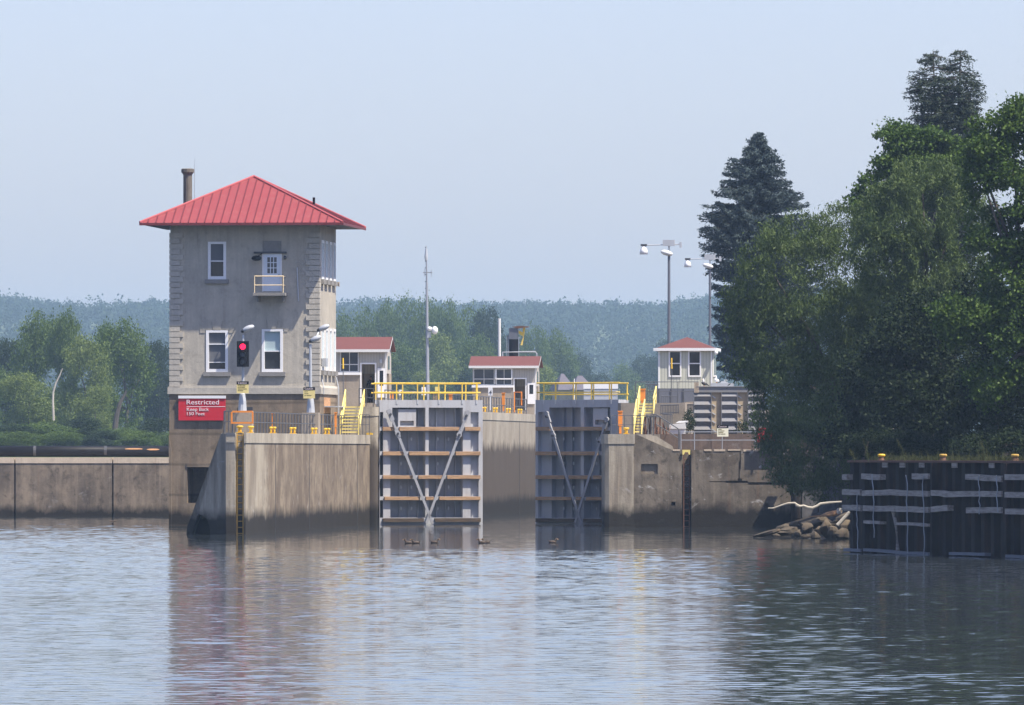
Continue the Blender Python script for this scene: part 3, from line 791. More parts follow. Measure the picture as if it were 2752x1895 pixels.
post_rail('chamber_railing', 'dark pipe railing along the edge of the left chamber wall behind the gate', Fr(905, 516, 7.42),
          [(UL-.95, 12, 0), (UL-.95, 60, 0), (UL-.95, 112, 0)], 1.15, 2.0, M['rail'], .04, (1.0, .5))
post_rail('landing_railing', 'dark railing in front of the left booth door at the gate', Fr(965, 516.6, 7.42), [(0,0,0),(.9,0,0)], 1.15, .3, M['rail'], .028)
post_rail('stair_side_railing', 'dark railing right of the left yellow stairs below the rounded wall end', Fr(966, 510, 5.645), [(0,0,0),(.62,0,0)], 1.25, .16, M['rail'], .024)

# traffic signal on its pedestal
def light_head(o, u, w, sgn=1, v=0):
    rot = Matrix.Rotation(-R(24)*sgn, 3, 'Y')
    MB().ball((u+.22*sgn, v, w+.10), .38, .2, .17, 14, rot=rot).build('lamp_head', M['galv'], o, True)
    MB().ball((u-.06*sgn, v, w-.02), .16, .14, .11, 10, rot=rot).build('lamp_neck', M['darkmetal'], o, True)
def caution(name, label, fr, px0, px1, y0, y1, v, mat, lines):
    o = thing(name, label, 'sign', fr)
    U, W = fr.U, fr.W; wd_ = U(px1)-U(px0); yb = y0 + (y1-y0)*.27
    MB().box(U(px0), U(px1), v-.02, v, W(y1), W(yb)).build('panel', mat, o)
    MB().box(U(px0), U(px1), v-.022, v, W(yb), W(y0)).build('header', M['black'], o)
    text('Caution', 'lettering', M['sign_w'], o, U(px0)+wd_*.12, v-.03, W(yb)+(W(y0)-W(yb))*.25, (W(y0)-W(yb))*.8, wd_*.72)
    m = MB(); rnd = random.Random(5)
    for k, ln in enumerate(lines):
        w = W(yb) - (k+1)*(W(yb)-W(y1))/(len(lines)+1.4); u = U(px0)+wd_*.1
        for q in ln:
            m.box(u, u+wd_*q, v-.026, v-.0201, w, w+.045); u += wd_*(q+.035)
    m.build('small_print', M['ink'], o)
    return o
fx = Fr(654, 461.0, 5.645); U, W = fx.U, fx.W
o = thing('traffic_signal', 'black river traffic signal showing red on a galvanised pole before the tower', 'signal', fx)
MB().box(-.42, .52, -.4, .5, 0, W(1104)).build('pedestal', M['plinth'], o)
MB().lathe([(.24,0),(.21,.55),(.15,.95),(.10,1.0)], (-.05, 0, W(1104)), 10).build('pole_base', M['galv'], o)
MB().tube([(-.02,0,W(1104)+.95), (-.01,0,W(900))], [.085,.06], 8).build('pole', M['galv'], o)
hd = MB().box(U(638.5), U(670.5), -.36, -.12, W(986), W(917)).build('signal_head', M['black'], o)
RED, nt, b, out = nodes('red_signal_lamp'); b.inputs['Base Color'].default_value = (.8,.01,.04,1); b.inputs['Emission Color'].default_value = (1,.01,.06,1); b.inputs['Emission Strength'].default_value = 1.6
for k, (y, mt) in enumerate(((932, RED), (953, M['darkmetal']), (972, M['darkmetal']))):
    MB().lathe([(.17,0),(.16,-.05),(.02,-.07)], (U(654.5), -.36, W(y)), 16, axis='y').build('lens', mt, hd)
    m = MB()
    for q in range(9):
        a = math.pi*q/8; a2 = math.pi*(q+1)/8
        if q < 8: m.add([(U(654.5)+.2*math.cos(a),-.36,W(y)+.2*math.sin(a)),(U(654.5)+.2*math.cos(a2),-.36,W(y)+.2*math.sin(a2)),(U(654.5)+.2*math.cos(a2),-.56,W(y)+.2*math.sin(a2)-.02),(U(654.5)+.2*math.cos(a),-.56,W(y)+.2*math.sin(a)-.02)], [(0,1,2,3)])
    m.build('visor', M['black'], hd)
light_head(o, .05, W(888), 1)
caution('caution_sign', 'yellow caution sign strapped to the traffic signal pole', Fr(654, 460.8, 5.645), 637, 669.5, 1025, 1057, -.16, M['sign_y'],
        [(.1,.2,.25),(.1,.12,.3),(.25,.12,.3),(.45,)])
fx = Fr(835, 497.0, 5.645); U, W = fx.U, fx.W
o = thing('lamp_post', 'galvanised lamp post with two pale lamp heads at the tower\'s right corner', 'lamp post', fx)
MB().box(-.5, .5, -.3, .6, 0, W(1109)).build('pedestal', M['plinth'], o)
MB().lathe([(.26,0),(.21,.6),(.17,.9),(.11,.95)], (0, 0, W(1109)), 10).build('pole_base', M['galv'], o)
MB().tube([(0,0,W(1072)), (-.02,0,W(925))], [.10,.08], 8).build('pole', M['galv'], o)
light_head(o, .08, W(915), 1)
light_head(o, U(858), W(885), 1, .5)
MB().tube([(U(850), .2, W(905)), (U(855), .5, W(890))], .05, 6).build('lamp_arm', M['galv'], o)
caution('caution_sign', 'yellow caution sign on the lamp post at the tower\'s right corner', Fr(835, 496.8, 5.645), 816, 847.5, 1041, 1071, -.16, M['sign_y'],
        [(.12,.12),(.12,.18),(.14,.42)])

# yellow stairs, left
def stairs(label, fr, wid, n, rise, run, mat, back=True):
    o = thing('steel_stairs', label, 'stairs', fr)
    proto = None
    for k in range(n):
        if proto is None: proto = c = MB().box(0, wid, 0, .20, -.05, 0).box(0, wid, -.012, 0, -.075, .008, 1).build('tread', [M['rail'], mat], o)
        else: c = proto.copy(); COL.objects.link(c); c.parent = o
        c.location = (0, k*run, (k+1)*rise)
    for u in (-.05, wid+.05):
        a, b = Vector((u, -.05, 0)), Vector((u, n*run, n*rise))
        m = MB(); w = .03
        m.add([(u-w,a.y,a.z-.0),(u+w,a.y,a.z),(u+w,b.y,b.z-.02),(u-w,b.y,b.z-.02),(u-w,a.y,a.z+.22),(u+w,a.y,a.z+.22),(u+w,b.y,b.z+.2),(u-w,b.y,b.z+.2)],
              [(3,2,1,0),(4,5,6,7),(0,1,5,4),(1,2,6,5),(2,3,7,6),(3,0,4,7)])
        m.build('stringer', mat, o)
        lean = .08 if u > 0 else .04
        m = MB().tube([(u, -.05, 0), (u, -.05, 1.05)], .042, 6).tube([(u, -.05, 1.02), (u+lean, n*run, n*rise+1.05)], .045, 6).tube([(u+lean, n*run, n*rise), (u+lean, n*run, n*rise+1.05)], .04, 6)
        m.tube([(u, -.05, .55), (u+lean, n*run, n*rise+.55)], .03, 6)
        m.build('handrail', mat, o)
    return o
stairs('yellow steel stairs climbing to the lock wall beside the tower', Fr(917, 511.0, 5.645), 45/43., 9, .197, .27, M['yellow2'])
fy = Fr(984, 513, 5.645)
o = thing('edge_fairlead', 'small yellow orange fairlead on the wall edge beside the left gate', 'fairlead', fy)
MB().prism([(0,0),(.42,0),(.42,.10),(.2,.14),(0,.12)], -.12, .12).build('roller_block', M['bollard'], o)

# orange life ring posts, sign plates and small fittings on the lock walls
def on(px, z): return ((px-CX)*z/F, z)
def orange_post(label, px, z, w, hgt, wid=.25):
    o = thing('life_ring_post', label, 'life ring post', Fr(px, z, w), 'orange life ring posts')
    MB().box(-wid/2, wid/2, -.06, .06, hgt*.35, hgt).build('cabinet', M['orange'], o)
    MB().box(-wid*.28, wid*.28, -.04, .04, 0, hgt*.35).build('post', M['orange'], o)
    MB().box(-wid/2-.03, wid/2+.03, -.1, .1, hgt, hgt+.06).build('lid', M['orange'], o)
    return o
orange_post('orange life ring post before the far booth windows', 1353, 575, 7.42, 1.25, .2)
orange_post('orange post beside the lower yellow stairs on the right wall', 1667, 500, 5.70, 1.33, .25)
orange_post('orange cabinet at the head of the right yellow stairs', 1727, 512, 7.42, 1.05, .33)
orange_post('orange post seen through the left end of the left gate handrail', 1053, 560, 7.42, 1.15, .22)
orange_post('narrow orange post in the deck railing right of the orange barrier', 733, 478, 5.645, 1.15, .09)
orange_post('orange post beside the left yellow stairs below the tower corner', 902, 505, 5.645, 1.32, .12)
orange_post('brown orange post seen through the middle of the left gate handrail', 1211, 555, 7.42, 1.0, .22)
fx = Fr(1382, 590, 7.42)
o = thing('pipe_barrier', 'orange inverted U shaped pipe barrier in front of the far booth door', 'barrier', fx)
MB().tube([(0,0,0),(0,0,1.45),(.52,0,1.45),(.52,0,.5)], .06, 6).build('pipe', M['orange'], o)
def plate(label, px, z, w, h, txt, hgt=1.4):
    o = thing('number_sign', label, 'sign', Fr(px, z, w))
    MB().box(-.15, .15, -.02, 0, hgt-.55, hgt).build('plate', M['white'], o)
    text(txt, 'numeral', M['black'], o, -.075, -.03, hgt-.43, .36)
    MB().box(-.035, .035, .0, .05, 0, hgt-.1).build('post', M['white'], o)
plate('white plate with black numeral 4 on the chamber railing', 1318, 560, 7.42, 1, '4', 1.55)
plate('white plate with black numeral 2 behind the left gate handrail', 1139, 556, 7.42, 1, '2', 1.55)
fx = Fr(1163, 553, 7.42)
o = thing('equipment_rack', 'yellow brown slotted rack behind the left gate handrail with a pale yellow box on top', 'rack', fx)
m = MB()
for k in range(5): m.box(.04+k*.1, .08+k*.1, 0, .05, 0, 1.25)
m.build('slat', M['timber'], o); MB().box(.16, .44, -.08, .14, 1.25, 1.55).build('box', M['yellow2'], o)
fx = Fr(1075, 550, 7.42)
o = thing('wall_lamp', 'small white hooded lamp on a post behind the left gate handrail', 'lamp', fx)
MB().lathe([(.05,0),(.05,.95)], (0,0,0), 6).build('post', M['pipe'], o); MB().lathe([(.15,0),(.16,.25),(.10,.36)], (0,0,.95), 10).build('hood', M['white'], o)

# ------------------------------------------------------------------ lock booths
def booth(label, px0, px1, z, ridge, eave, bottom, win, door, leaf_, side_px, group=None, awn=None, floor=7.42, lamp=None, depth=3.2):
    fr = Fr(px0, z, floor); U, W = fr.U, fr.W
    o = thing('lock_booth', label, 'booth', fr, group)
    wd_ = U(px1); wt = W(eave)
    rects = [(U(a), U(b), W(d), W(c), .25, True) for a, b, c, d in win] + [(U(door[0]), U(door[1]), .5, W(door[2]), 1.6, True)]
    wl = W(win[0][3]) - .1
    m = MB().relief(0, wd_, wl, wt, rects)
    m.box(0, wd_, 1.7, depth, wl, wt)
    for u in (0, wd_): m.add([(u,0,wl),(u,1.7,wl),(u,1.7,wt),(u,0,wt)], [(0,1,2,3)])
    m.prism([(0,0)]*0 or [(0,wt),(wd_,wt),(wd_,wt+.01),(0,wt+.01)], 0, depth)
    m.build('wall', M['siding'], o)
    MB().relief(-.02, wd_+.02, 0, wl, [(U(door[0]), U(door[1]), .5, wl, 1.6, True)], v=-.02).box(-.02, wd_+.02, 1.7, depth, 0, wl).build('plinth', M['plinth'], o)
    # gable roof, ridge along the front
    wr = W(ridge); a = .28
    m = MB(); A, B = -a, wd_+a
    V = [(A,-.35,wt),(B,-.35,wt),(B,depth/2,wr),(A,depth/2,wr),(B,depth+.35,wt),(A,depth+.35,wt)]
    V2 = [(x, y, z_-.12) for x, y, z_ in V]
    m.add(V+V2, [(0,1,2,3),(3,2,4,5),(7,6,9,8),(8,9,11,10),(1,7,8,2),(2,8,10,4),(6,0,3,9),(9,3,5,11),(0,6,7,1),(4,10,11,5)])
    rf = m.build('roof', M['booth_roof'], o)
    m = MB().box(A, B, -.42, -.352, wt-.17, wt+.02); m.build('gutter', M['white2'], rf)
    m = MB()
    m.add([(wd_,0,wt-.1),(wd_,depth,wt-.1),(wd_,depth/2,wr-.15)], [(0,1,2)]).add([(0,0,wt-.1),(0,depth,wt-.1),(0,depth/2,wr-.15)], [(0,1,2)])
    m.add([(B+.01,-.38,wt-.14),(B+.01,depth/2,wr-.12),(B+.01,depth/2,wr+.06),(B+.01,-.38,wt+.04)], [(0,1,2,3)])
    m.build('gable', M['white2'], rf)
    MB().slab([(wd_-.09,-.03),(wd_+.03,-.03),(wd_+.03,.1),(wd_+.001,.1),(wd_+.001,-.001),(wd_-.09,-.001)], 0, wt-.1).build('corner_board', M['white2'], o)
    MB().box(wd_+.0, wd_+.03, 1.0, 2.0, wl+.3, wl+1.2).build('side_window', M['glass'], o)
    for k, (a_, b_, c_, d_) in enumerate(win):
        u0, u1, w0, w1 = U(a_), U(b_), W(d_), W(c_); t = .06
        m = MB().box(u0, u0+t, .02, .2, w0, w1).box(u1-t, u1, .02, .2, w0, w1).box(u0+t, u1-t, .02, .2, w1-t, w1).box(u0+t, u1-t, .02, .2, w0, w0+t)
        wm = w0 + (w1-w0)*.37; m.box(u0+t, u1-t, .05, .15, wm-.03, wm+.03); m.box((u0+u1)/2-.02, (u0+u1)/2+.02, .05, .15, w0+t, w1-t)
        f = m.build('window', M['white2'], o)
        MB().box(u0+t, u1-t, .16, .18, w0+t, w1-t).build('pane', M['glass2'], f)
        m = MB().box(u0+.15, u0+.4, .21, .24, w0, w1).box((u0+u1)/2+.05, u1-.12, .21, .24, w0, w0+(w1-w0)*.68)
        m.build('interior_shade', M['black'], f)
        if awn == k:
            m = MB()
            for x in (u0, u1): m.box(x-.05, x+.05, -.22, -.16, wm, w1)
            m.box(u0, u1, -.22, -.16, wm-.04, wm+.06).box(u0, u1, -.12, -.06, w1-.06, w1)
            m.build('open_sash', M['white'], f)
    MB().box(U(win[0][0])-.12, U(win[-1][1])+.14, -.14, -.0, W(win[0][3])-.2, W(win[0][3])-.02).build('window_sill', M['white'], o)
    u0, u1, w1 = U(door[0]), U(door[1]), W(door[2]); t = .10
    m = MB().box(u0-t, u0, -.05, .1, .5, w1+t).box(u1, u1+t, -.05, .1, .5, w1+t).box(u0, u1, -.05, .1, w1, w1+t)
    m.build('door_frame', M['white'], o)
    u0, u1, w0, w1 = U(leaf_[0]), U(leaf_[1]), W(leaf_[3]), W(leaf_[2])
    d = MB().relief(u0, u1, w0-.6, w1, [(u0+.14, u1-.14, w0+.2, w1-.16, .03, False)], v=-.09).box(u0, u1, -.04, -.02, w0-.6, w1).build('door', M['white'], o)
    MB().box(u0+.14, u1-.14, -.07, -.045, w0+.2, w1-.16).build('pane', M['glass'], d)
    if lamp: MB().box(U(lamp[0]), U(lamp[1]), -.14, -.0, W(lamp[3]), W(lamp[2])).build('wall_lamp', M['galv'], o)
    return o
booth('tan lock booth with red roof beside the tower, a person in its open doorway', 903, 1038, 560, 905, 940, 1100, [(914, 964, 945, 1000)], (972, 1008, 979), (1015, 1036, 990, 1045), 1050, lamp=(1021, 1027, 966, 976))
booth('tan lock booth with red roof and open awning window farther along the chamber wall', 1270, 1440, 660, 957, 984, 1110, [(1272, 1329, 991, 1035), (1333, 1376, 991, 1035)], (1383, 1412, 1019), (1418, 1438, 1029, 1066), 1447, awn=1)

# the hip-roofed booth on the right
fb = Fr(1769, 545, 6.2); U, W = fb.U, fb.W
o = thing('lock_booth', 'pale green lock booth with red pyramid roof on the right lock wall', 'booth', fb)
wd_ = U(1914); wt = W(938)
m = MB().relief(0, wd_, W(1044), wt, [(U(1797), U(1831), W(1013), W(943), .2, True), (U(1849), U(1884), W(1013), W(943), .2, True)])
m.box(0, wd_, .4, wd_, W(1044), wt)
for u in (0, wd_): m.add([(u,0,W(1044)),(u,.4,W(1044)),(u,.4,wt),(u,0,wt)], [(0,1,2,3)])
m.build('wall', M['siding_g'], o)
MB().box(.03, wd_-.03, .05, wd_, -.6, W(1044)).build('plinth', M['greysteel'], o)
a = .26; c = wd_/2; E = [(-a,-a,wt),(wd_+a,-a,wt),(wd_+a,wd_+a,wt),(-a,wd_+a,wt)]
rf = MB().add(E + [(c,c,W(909)+.1)], [(0,1,4),(1,2,4),(2,3,4),(3,0,4),(3,2,1,0)]).build('roof', M['booth_roof'], o)
MB().box(-a-.03, wd_+a+.03, -a-.05, -a, wt-.13, wt+.06).box(wd_+a, wd_+a+.05, -a, wd_+a, wt-.13, wt+.06).box(-a-.05, -a, -a, wd_+a, wt-.13, wt+.06).build('fascia', M['white'], rf)
for x0, x1 in ((1797, 1831), (1849, 1884)):
    f = window(o, U(x0), U(x1), W(1013), W(943), .0, .09, M['white'], False, bar=W(977))
    MB().box(U(x0)+.3, U(x1)-.1, .18, .195, W(1010), W(975)).build('interior_shade', M['blind_d'], f)
for u in (0.0, wd_-.1): MB().box(u, u+.1, -.03, -.002, W(1044), wt-.1).build('corner_board', M['white'], o)
f = MB().box(wd_, wd_+.05, .8, 2.6, W(1013), W(943)).build('side_window', M['white'], o)
MB().box(wd_, wd_+.06, 1.0, 2.4, W(1008), W(948)).build('pane', M['glass'], f)
MB().ball((wd_+a+.02, -a-.1, wt-.25), .13, .13, .14).build('eave_lamp', M['white'], o)

# person in the doorway of the left booth
def person(label, x, y, z, hgt, mats):
    s = hgt/1.75
    J = {'pel':(0,0,.95,.13), 'sp':(0,0,1.15,.14), 'ch':(0,0,1.35,.16), 'nk':(0,0,1.50,.065), 'hd':(0,-.02,1.62,.095), 'tp':(0,-.01,1.72,.07)}
    L = [('pel','sp'),('sp','ch'),('ch','nk'),('nk','hd'),('hd','tp')]
    for sg, n in ((-1,'l'),(1,'r')):
        J.update({'hp'+n:(.10*sg,0,.90,.095),'kn'+n:(.11*sg,-.02,.50,.065),'an'+n:(.11*sg,.02,.08,.045),'to'+n:(.12*sg,-.16,.035,.035),
                  'sh'+n:(.20*sg,0,1.42,.07),'el'+n:(.27*sg,.02,1.13,.047),'wr'+n:(.25*sg,-.14,.95,.032),'pa'+n:(.245*sg,-.19,.90,.034)})
        L += [('pel','hp'+n),('hp'+n,'kn'+n),('kn'+n,'an'+n),('an'+n,'to'+n),('ch','sh'+n),('sh'+n,'el'+n),('el'+n,'wr'+n),('wr'+n,'pa'+n)]
        for k in range(5):
            J['f%d%s'%(k,n)] = ((.245+(k-2)*.016)*sg, -.215-(.0 if k else -.03), .86+(.03 if k == 0 else 0), .009); J['g%d%s'%(k,n)] = ((.245+(k-2)*.02)*sg, -.225, .815+(.05 if k == 0 else .004*abs(k-2)), .008)
            L += [('pa'+n,'f%d%s'%(k,n)), ('f%d%s'%(k,n),'g%d%s'%(k,n))]
    ks = list(J); me = bpy.data.meshes.new('person')
    me.from_pydata([tuple(c*s for c in J[k][:3]) for k in ks], [(ks.index(a), ks.index(b)) for a, b in L], [])
    o = bpy.data.objects.new('person', me); COL.objects.link(o); o.location = (x, y, z)
    md = o.modifiers.new('skin', 'SKIN'); sv = me.skin_vertices[0].data
    for i, k in enumerate(ks): sv[i].radius = (J[k][3]*s, J[k][3]*s); sv[i].use_root = (k == 'pel')
    o.modifiers.new('sub', 'SUBSURF').levels = 1; o.modifiers['sub'].render_levels = 1
    me.materials.append(mats[0]); tag(o, label, 'person')
    hd_ = MB().ball((0,-.03*s,1.63*s), .082*s, .098*s, .115*s, 14).ball((0,-.128*s,1.62*s), .014*s, .02*s, .022*s, 6)
    for sg in (-1, 1): hd_.ball((.084*sg*s, -.02*s, 1.63*s), .012*s, .02*s, .03*s, 6)
    hd_.build('face', mats[1], o, True)
    m = MB()
    for sg in (-1, 1): m.ball((.032*sg*s, -.118*s, 1.645*s), .012*s, .008*s, .009*s, 6)
    m.ball((0, -.122*s, 1.575*s), .024*s, .006*s, .006*s, 6)
    m.build('eyes_and_mouth', mats[2], o)
    MB().ball((0,-.005*s,1.675*s), .09*s, .10*s, .09*s, 12).build('hair', mats[2], o, True)
    return o
person('person in dark clothes standing in the open doorway of the left booth', *on(997, 561.0), 7.93, 1.80, (M['person'], M['skin'], M['hair']))

# ------------------------------------------------------------------ masts, lamps and machinery
fm = Fr(1150, 600, 7.42); U, W = fm.U, fm.W
o = thing('radio_mast', 'slender grey lattice radio mast with a white camera dome halfway up', 'mast', fm)
m = MB().tube([(U(1150),0,0),(U(1148),0,W(900)),(U(1147),0,W(760))], [.15,.11,.09], 7)
m.tube([(U(1147),0,W(760)),(U(1146),0,W(690))], [.07,.06], 6); m.build('pole', M['pipe'], o)
m = MB()
for k in range(24): m.box(-.17-.002*k, -.08-.002*k, -.05, .05, .6+k*.5, .66+k*.5)
m.build('step_iron', M['darkmetal'], o)
MB().tube([(U(1146),0,W(700)),(U(1145),0,W(690)),(U(1146),0,W(668))], [.10,.13,.07], 7).tube([(U(1146),0,W(668)),(U(1146),0,W(661))], .03, 5).build('top_antenna', M['galv'], o)
MB().box(U(1137), U(1162), -.04, .04, W(734), W(731)).tube([(U(1159),0,W(745)),(U(1159),0,W(725))], .02, 5).tube([(U(1141),0,W(742)),(U(1141),0,W(722))], .02, 5).build('dipole_arm', M['pipe'], o)
MB().ball((U(1155), -.1, W(884)), .19, .2, .17, 10).ball((U(1169), -.15, W(888)), .24, .24, .30, 12).build('camera_dome', M['white'], o, True)
MB().box(U(1148), U(1158), -.16, .12, W(908), W(892)).build('junction_box', M['galv'], o)

def lamp_mast(label, px, z, top, sc=1.0):
    fr = Fr(px, z, 6.4); W = fr.W
    o = thing('lamp_mast', label, 'lamp mast', fr, 'tall lamp masts behind the right booth')
    k = sc
    MB().tube([(0,0,0),(0,0,W(top))], [.14*k,.10*k], 8).build('pole', M['greysteel'], o)
    t = W(top)
    MB().box(-.44*k, .42*k, -.18, .28, t+.72*k, t+1.16*k).build('floodlight', M['galv'], o)
    MB().tube([(0,0,t),(0,0,t+.75*k)], .07*k, 6).tube([(-1.75*k,0,t+.78*k),(.85*k,0,t+.84*k)], .04*k, 6).build('cross_arm', M['galv'], o)
    MB().box(-2.05*k, -1.60*k, -.16, .16, t+.72*k, t+.86*k).build('ballast', M['darkmetal'], o)
    MB().lathe([(.30*k,0),(.27*k,.28*k),(.16*k,.55*k),(.07*k,.62*k)], (-1.83*k, 0, t+.12*k), 14).build('bell_lamp', M['white'], o, True)
    MB().ball((-.16*k, -.1, t+.22*k), .46*k, .3*k, .2*k, 14, rot=Matrix.Rotation(R(14), 3, 'Y')).build('oval_lamp', M['white2'], o, True)
    MB().box(.75*k, .92*k, -.1, .1, t+.6*k, t+1.0*k).build('end_lamp', M['galv'], o)
    return o
lamp_mast('taller grey lamp mast with a bell lamp left of the spruce', 1798, 592, 688, 1.0)
lamp_mast('lower grey lamp mast standing in front of the dark spruce', 1908, 625, 722, .93)
fx = Fr(1343, 665, 7.42); W = fx.W
o = thing('pole', 'plain white pole rising behind the far lock booth', 'pole', fx)
MB().tube([(0,0,0),(-.03,0,W(856))], .12, 8).build('shaft', M['white2'], o)
fx = Fr(1362, 690, 7.42); U, W = fx.U, fx.W
o = thing('hoist_machine', 'dark cylindrical hoist with grey housing and brown cap behind the far booth', 'machine', fx)
MB().lathe([(.44,0),(.44,W(912)),(.40,W(912)+.01)], (U(1379), 0, 0), 16).build('drum', M['black'], o)
MB().box(U(1369), U(1392), -.4, .4, W(912), W(882)).box(U(1363), U(1369), -.3, .3, W(911), W(902)).build('housing', M['greysteel'], o)
MB().prism([(U(1376), W(879)), (U(1392), W(883)), (U(1422), W(879.5)), (U(1420), W(877.5)), (U(1395), W(876))], -.5, .5).build('cap', M['rust'], o)
m = MB().prism([(U(1394), W(896)), (U(1406), W(905)), (U(1399), W(928)), (U(1404), W(928)), (U(1412), W(880)), (U(1406), W(880)), (U(1405), W(893)), (U(1394), W(888))], -.12, .12)
m.build('hook_arm', M['yellow'], o)
m = MB()
for px in (1363, 1368, 1395): m.tube([(U(px),-.3,0),(U(px),-.3,W(905))], .035, 5)
m.build('strut', M['pipe'], o)
fx = Fr(1346, 663, 7.42); U, W = fx.U, fx.W
o = thing('pipe_rail', 'white bent pipe rail above the far booth roof', 'rail', fx)
MB().tube([(0,1.5,0),(0,1.5,W(946)),(U(1434),1.5,W(945)),(U(1438),1.5,W(950)),(U(1438),1.5,0)], .06, 6).build('pipe', M['galv'], o)

# ------------------------------------------------------------------ right lock wall
fr_ = Fr(1621, 495.0, 0, 0.0); U, W = fr_.U, fr_.W
o = thing('lock_wall', 'cracked brown concrete wall right of the gates with a sloped top and a ladder recess', 'wall', fr_)
UR = U(2127); top, low = W(1166)-.02, W(1209)
m = MB().relief(U(1703), UR, -1.2, low, [
    (U(1723), U(1768), W(1274), W(1247), .14, True), (U(1833), U(1858), -1.2, low, .55, True),
    (U(1804), U(1815), W(1359), W(1349), .5, True), (U(2056), U(2066), W(1362), W(1352), .5, True),
    (U(1907), U(1950), W(1296), W(1293.5), .18, True), (U(1950), U(2010), W(1298), W(1292), .3, True), (U(2010), UR, W(1303), W(1296), .25, True),
    (U(1985), U(1988), W(1292), W(1240), .12, True), (U(1988), U(1991), W(1262), W(1209), .08, True), (U(1983), U(1994), W(1293), W(1286), .22, True)])
m.box(U(1703), UR, .6, 8.5, -1.2, low)
m.add([(U(1703),0,low),(U(1833),0,low),(U(1833),.6,low),(U(1703),.6,low)], [(0,1,2,3)]).add([(U(1858),0,low),(UR,0,low),(UR,.6,low),(U(1858),.6,low)], [(0,1,2,3)])
m.add([(UR,0,-1.2),(UR,.6,-1.2),(UR,.6,low),(UR,0,low)], [(0,1,2,3)])
m.prism([(U(1703)+.0, low), (U(1806), low), (U(1790), W(1203)), (U(1712), W(1168)), (U(1703)+.0, top)], .0, 1.1)
m.build('wall_body', M['wall_r'], o)
m = MB().slab([(.35,-.05),(U(1703),-.05),(U(1703),.0),(U(1703),9),(0,9),(0,.30),(.1,.06)], -1.2, W(1193))
m.build('pier', M['wall_l'], o)
MB().slab([(.30,-.09),(U(1706),-.09),(U(1706),9),(-.04,9),(-.04,.26),(.07,.02)], W(1193), top).build('coping', M['wall_cap'], o)
m = MB().prism([(U(1752), low), (U(1812), low), (U(1808), W(1199)), (U(1765), W(1172)), (U(1752), W(1170))], 1.1, 3.2)
m.prism([(U(1703), low), (U(1752), low), (U(1752), top-.02), (U(1703), top-.02)], 1.1, 9)
m.build('ramp_wall', M['wall_cap'], o)
m = MB(); rnd = random.Random(3)
u = U(1808)
while u < UR-.3:                                           # broken pale lip along the low edge
    l = rnd.uniform(.3, .9)
    if not (U(1830) < u + l and u < U(1861)): m.box(u, u+l, -.03, rnd.uniform(.05, .3), low-.05-rnd.uniform(0, .06), low+rnd.uniform(.01, .04))
    u += l + rnd.uniform(.02, .3)
m.build('broken_edge', M['dam_cap'], o)
ladder('wall_ladder', 'dark iron ladder in the recess of the right wall, yellow at its top', fr_, U(1838), U(1853), -.3, low-.1, .3, M['rust'])
fx = Fr(1834, 494.9, low, 0.0)
o = thing('ladder_cap', 'small yellow cap over the top of the right wall ladder', 'cap', fx)
MB().prism([(0,.0),(0,-.28),(.08,-.30),(.16,-.14),(.33,-.14),(.40,-.30),(.47,-.28),(.47,.0)][::1], -.03, .03).build('plate', M['yellow2'], o)
# terrace behind the ledge and the upper lock wall
fz = Fr(1775, 503.4, 0, 0.0); U, W = fz.U, fz.W
o = thing('terrace_wall', 'rust brown concrete retaining wall below the stacked grey bulkheads', 'wall', fz)
m = MB().relief(U(1775), 9.6, 3.0, W(1166), [(U(1900), U(1912), W(1209), W(1180), .03, True)])
m.box(U(1775), 9.6, .05, 1.2, 3.0, W(1166)); m.build('wall_body', M['terrace'], o)
fq = Fr(1660, 510.0, 0); U, W = fq.U, fq.W
o = thing('upper_lock_wall', 'tall concrete block of the right lock wall behind the yellow stairs', 'wall', fq)
MB().slab([(0,.2),(.2,0),(4.2,0),(4.2,330),(0,330)], -1.2, W(1083)).build('wall_body', M['plinth'], o)
fq2 = Fr(1760, 530, 0); 
o = thing('steel_bulkhead_wall', 'blue grey steel wall below the right booth behind the picket railings', 'wall', fq2)
MB().box(0, 4.4, 0, .3, 4.5, fq2.W(1044)-.02).build('steel_panel', M['greysteel'], o)
m = MB()
for k in range(6): m.box(.2+k*.8, .28+k*.8, -.05, 0, 4.5, fq2.W(1046))
m.build('rib', M['darkmetal'], o)
fq3 = Fr(1772, 517, 0); U, W = fq3.U, fq3.W
o = thing('tan_wall', 'tan concrete wall with worn top left of the stacked bulkheads', 'wall', fq3)
MB().prism([(U(1790), 4.5), (U(1866), 4.5), (U(1866), W(1079)), (U(1852), W(1080)), (U(1790), W(1088))], 0, .6).build('wall_body', M['plinth'], o)

# stairs, rails and signs on the right
bollard('yellow single bollard on the coping at the right wall corner', (on(1683, 496)[0], 496.4, 5.66), (0,), .80)
stairs('short yellow steel stairs from the right wall coping to the landing', Fr(1706, 499.5, 5.66), .36, 6, .18, .25, M['yellow2'])
stairs('upper yellow steel stairs from the landing to the right lock wall', Fr(1716, 505.5, 6.85), 38/43.5, 4, .18, .27, M['yellow2'])
fx = Fr(1706, 501.2, 6.80)
o = thing('stair_landing', 'grey steel landing between the two right yellow stairs', 'landing', fx)
MB().box(0, 1.35, 0, 4.2, -.10, .0).build('deck', M['rail'], o)
m = MB()
for u in (.05, .65, 1.25):
    for v in (.1, 4): m.box(u-.04, u+.04, v-.04, v+.04, -1.12, -.1)
m.build('leg', M['rust'], o)
m = MB(); rnd = random.Random(9)
fx2 = Fr(1722, 502.5, 5.66)
o = thing('rusty_bars', 'heap of rusty steel bars under the stair landing', 'scrap', fx2)
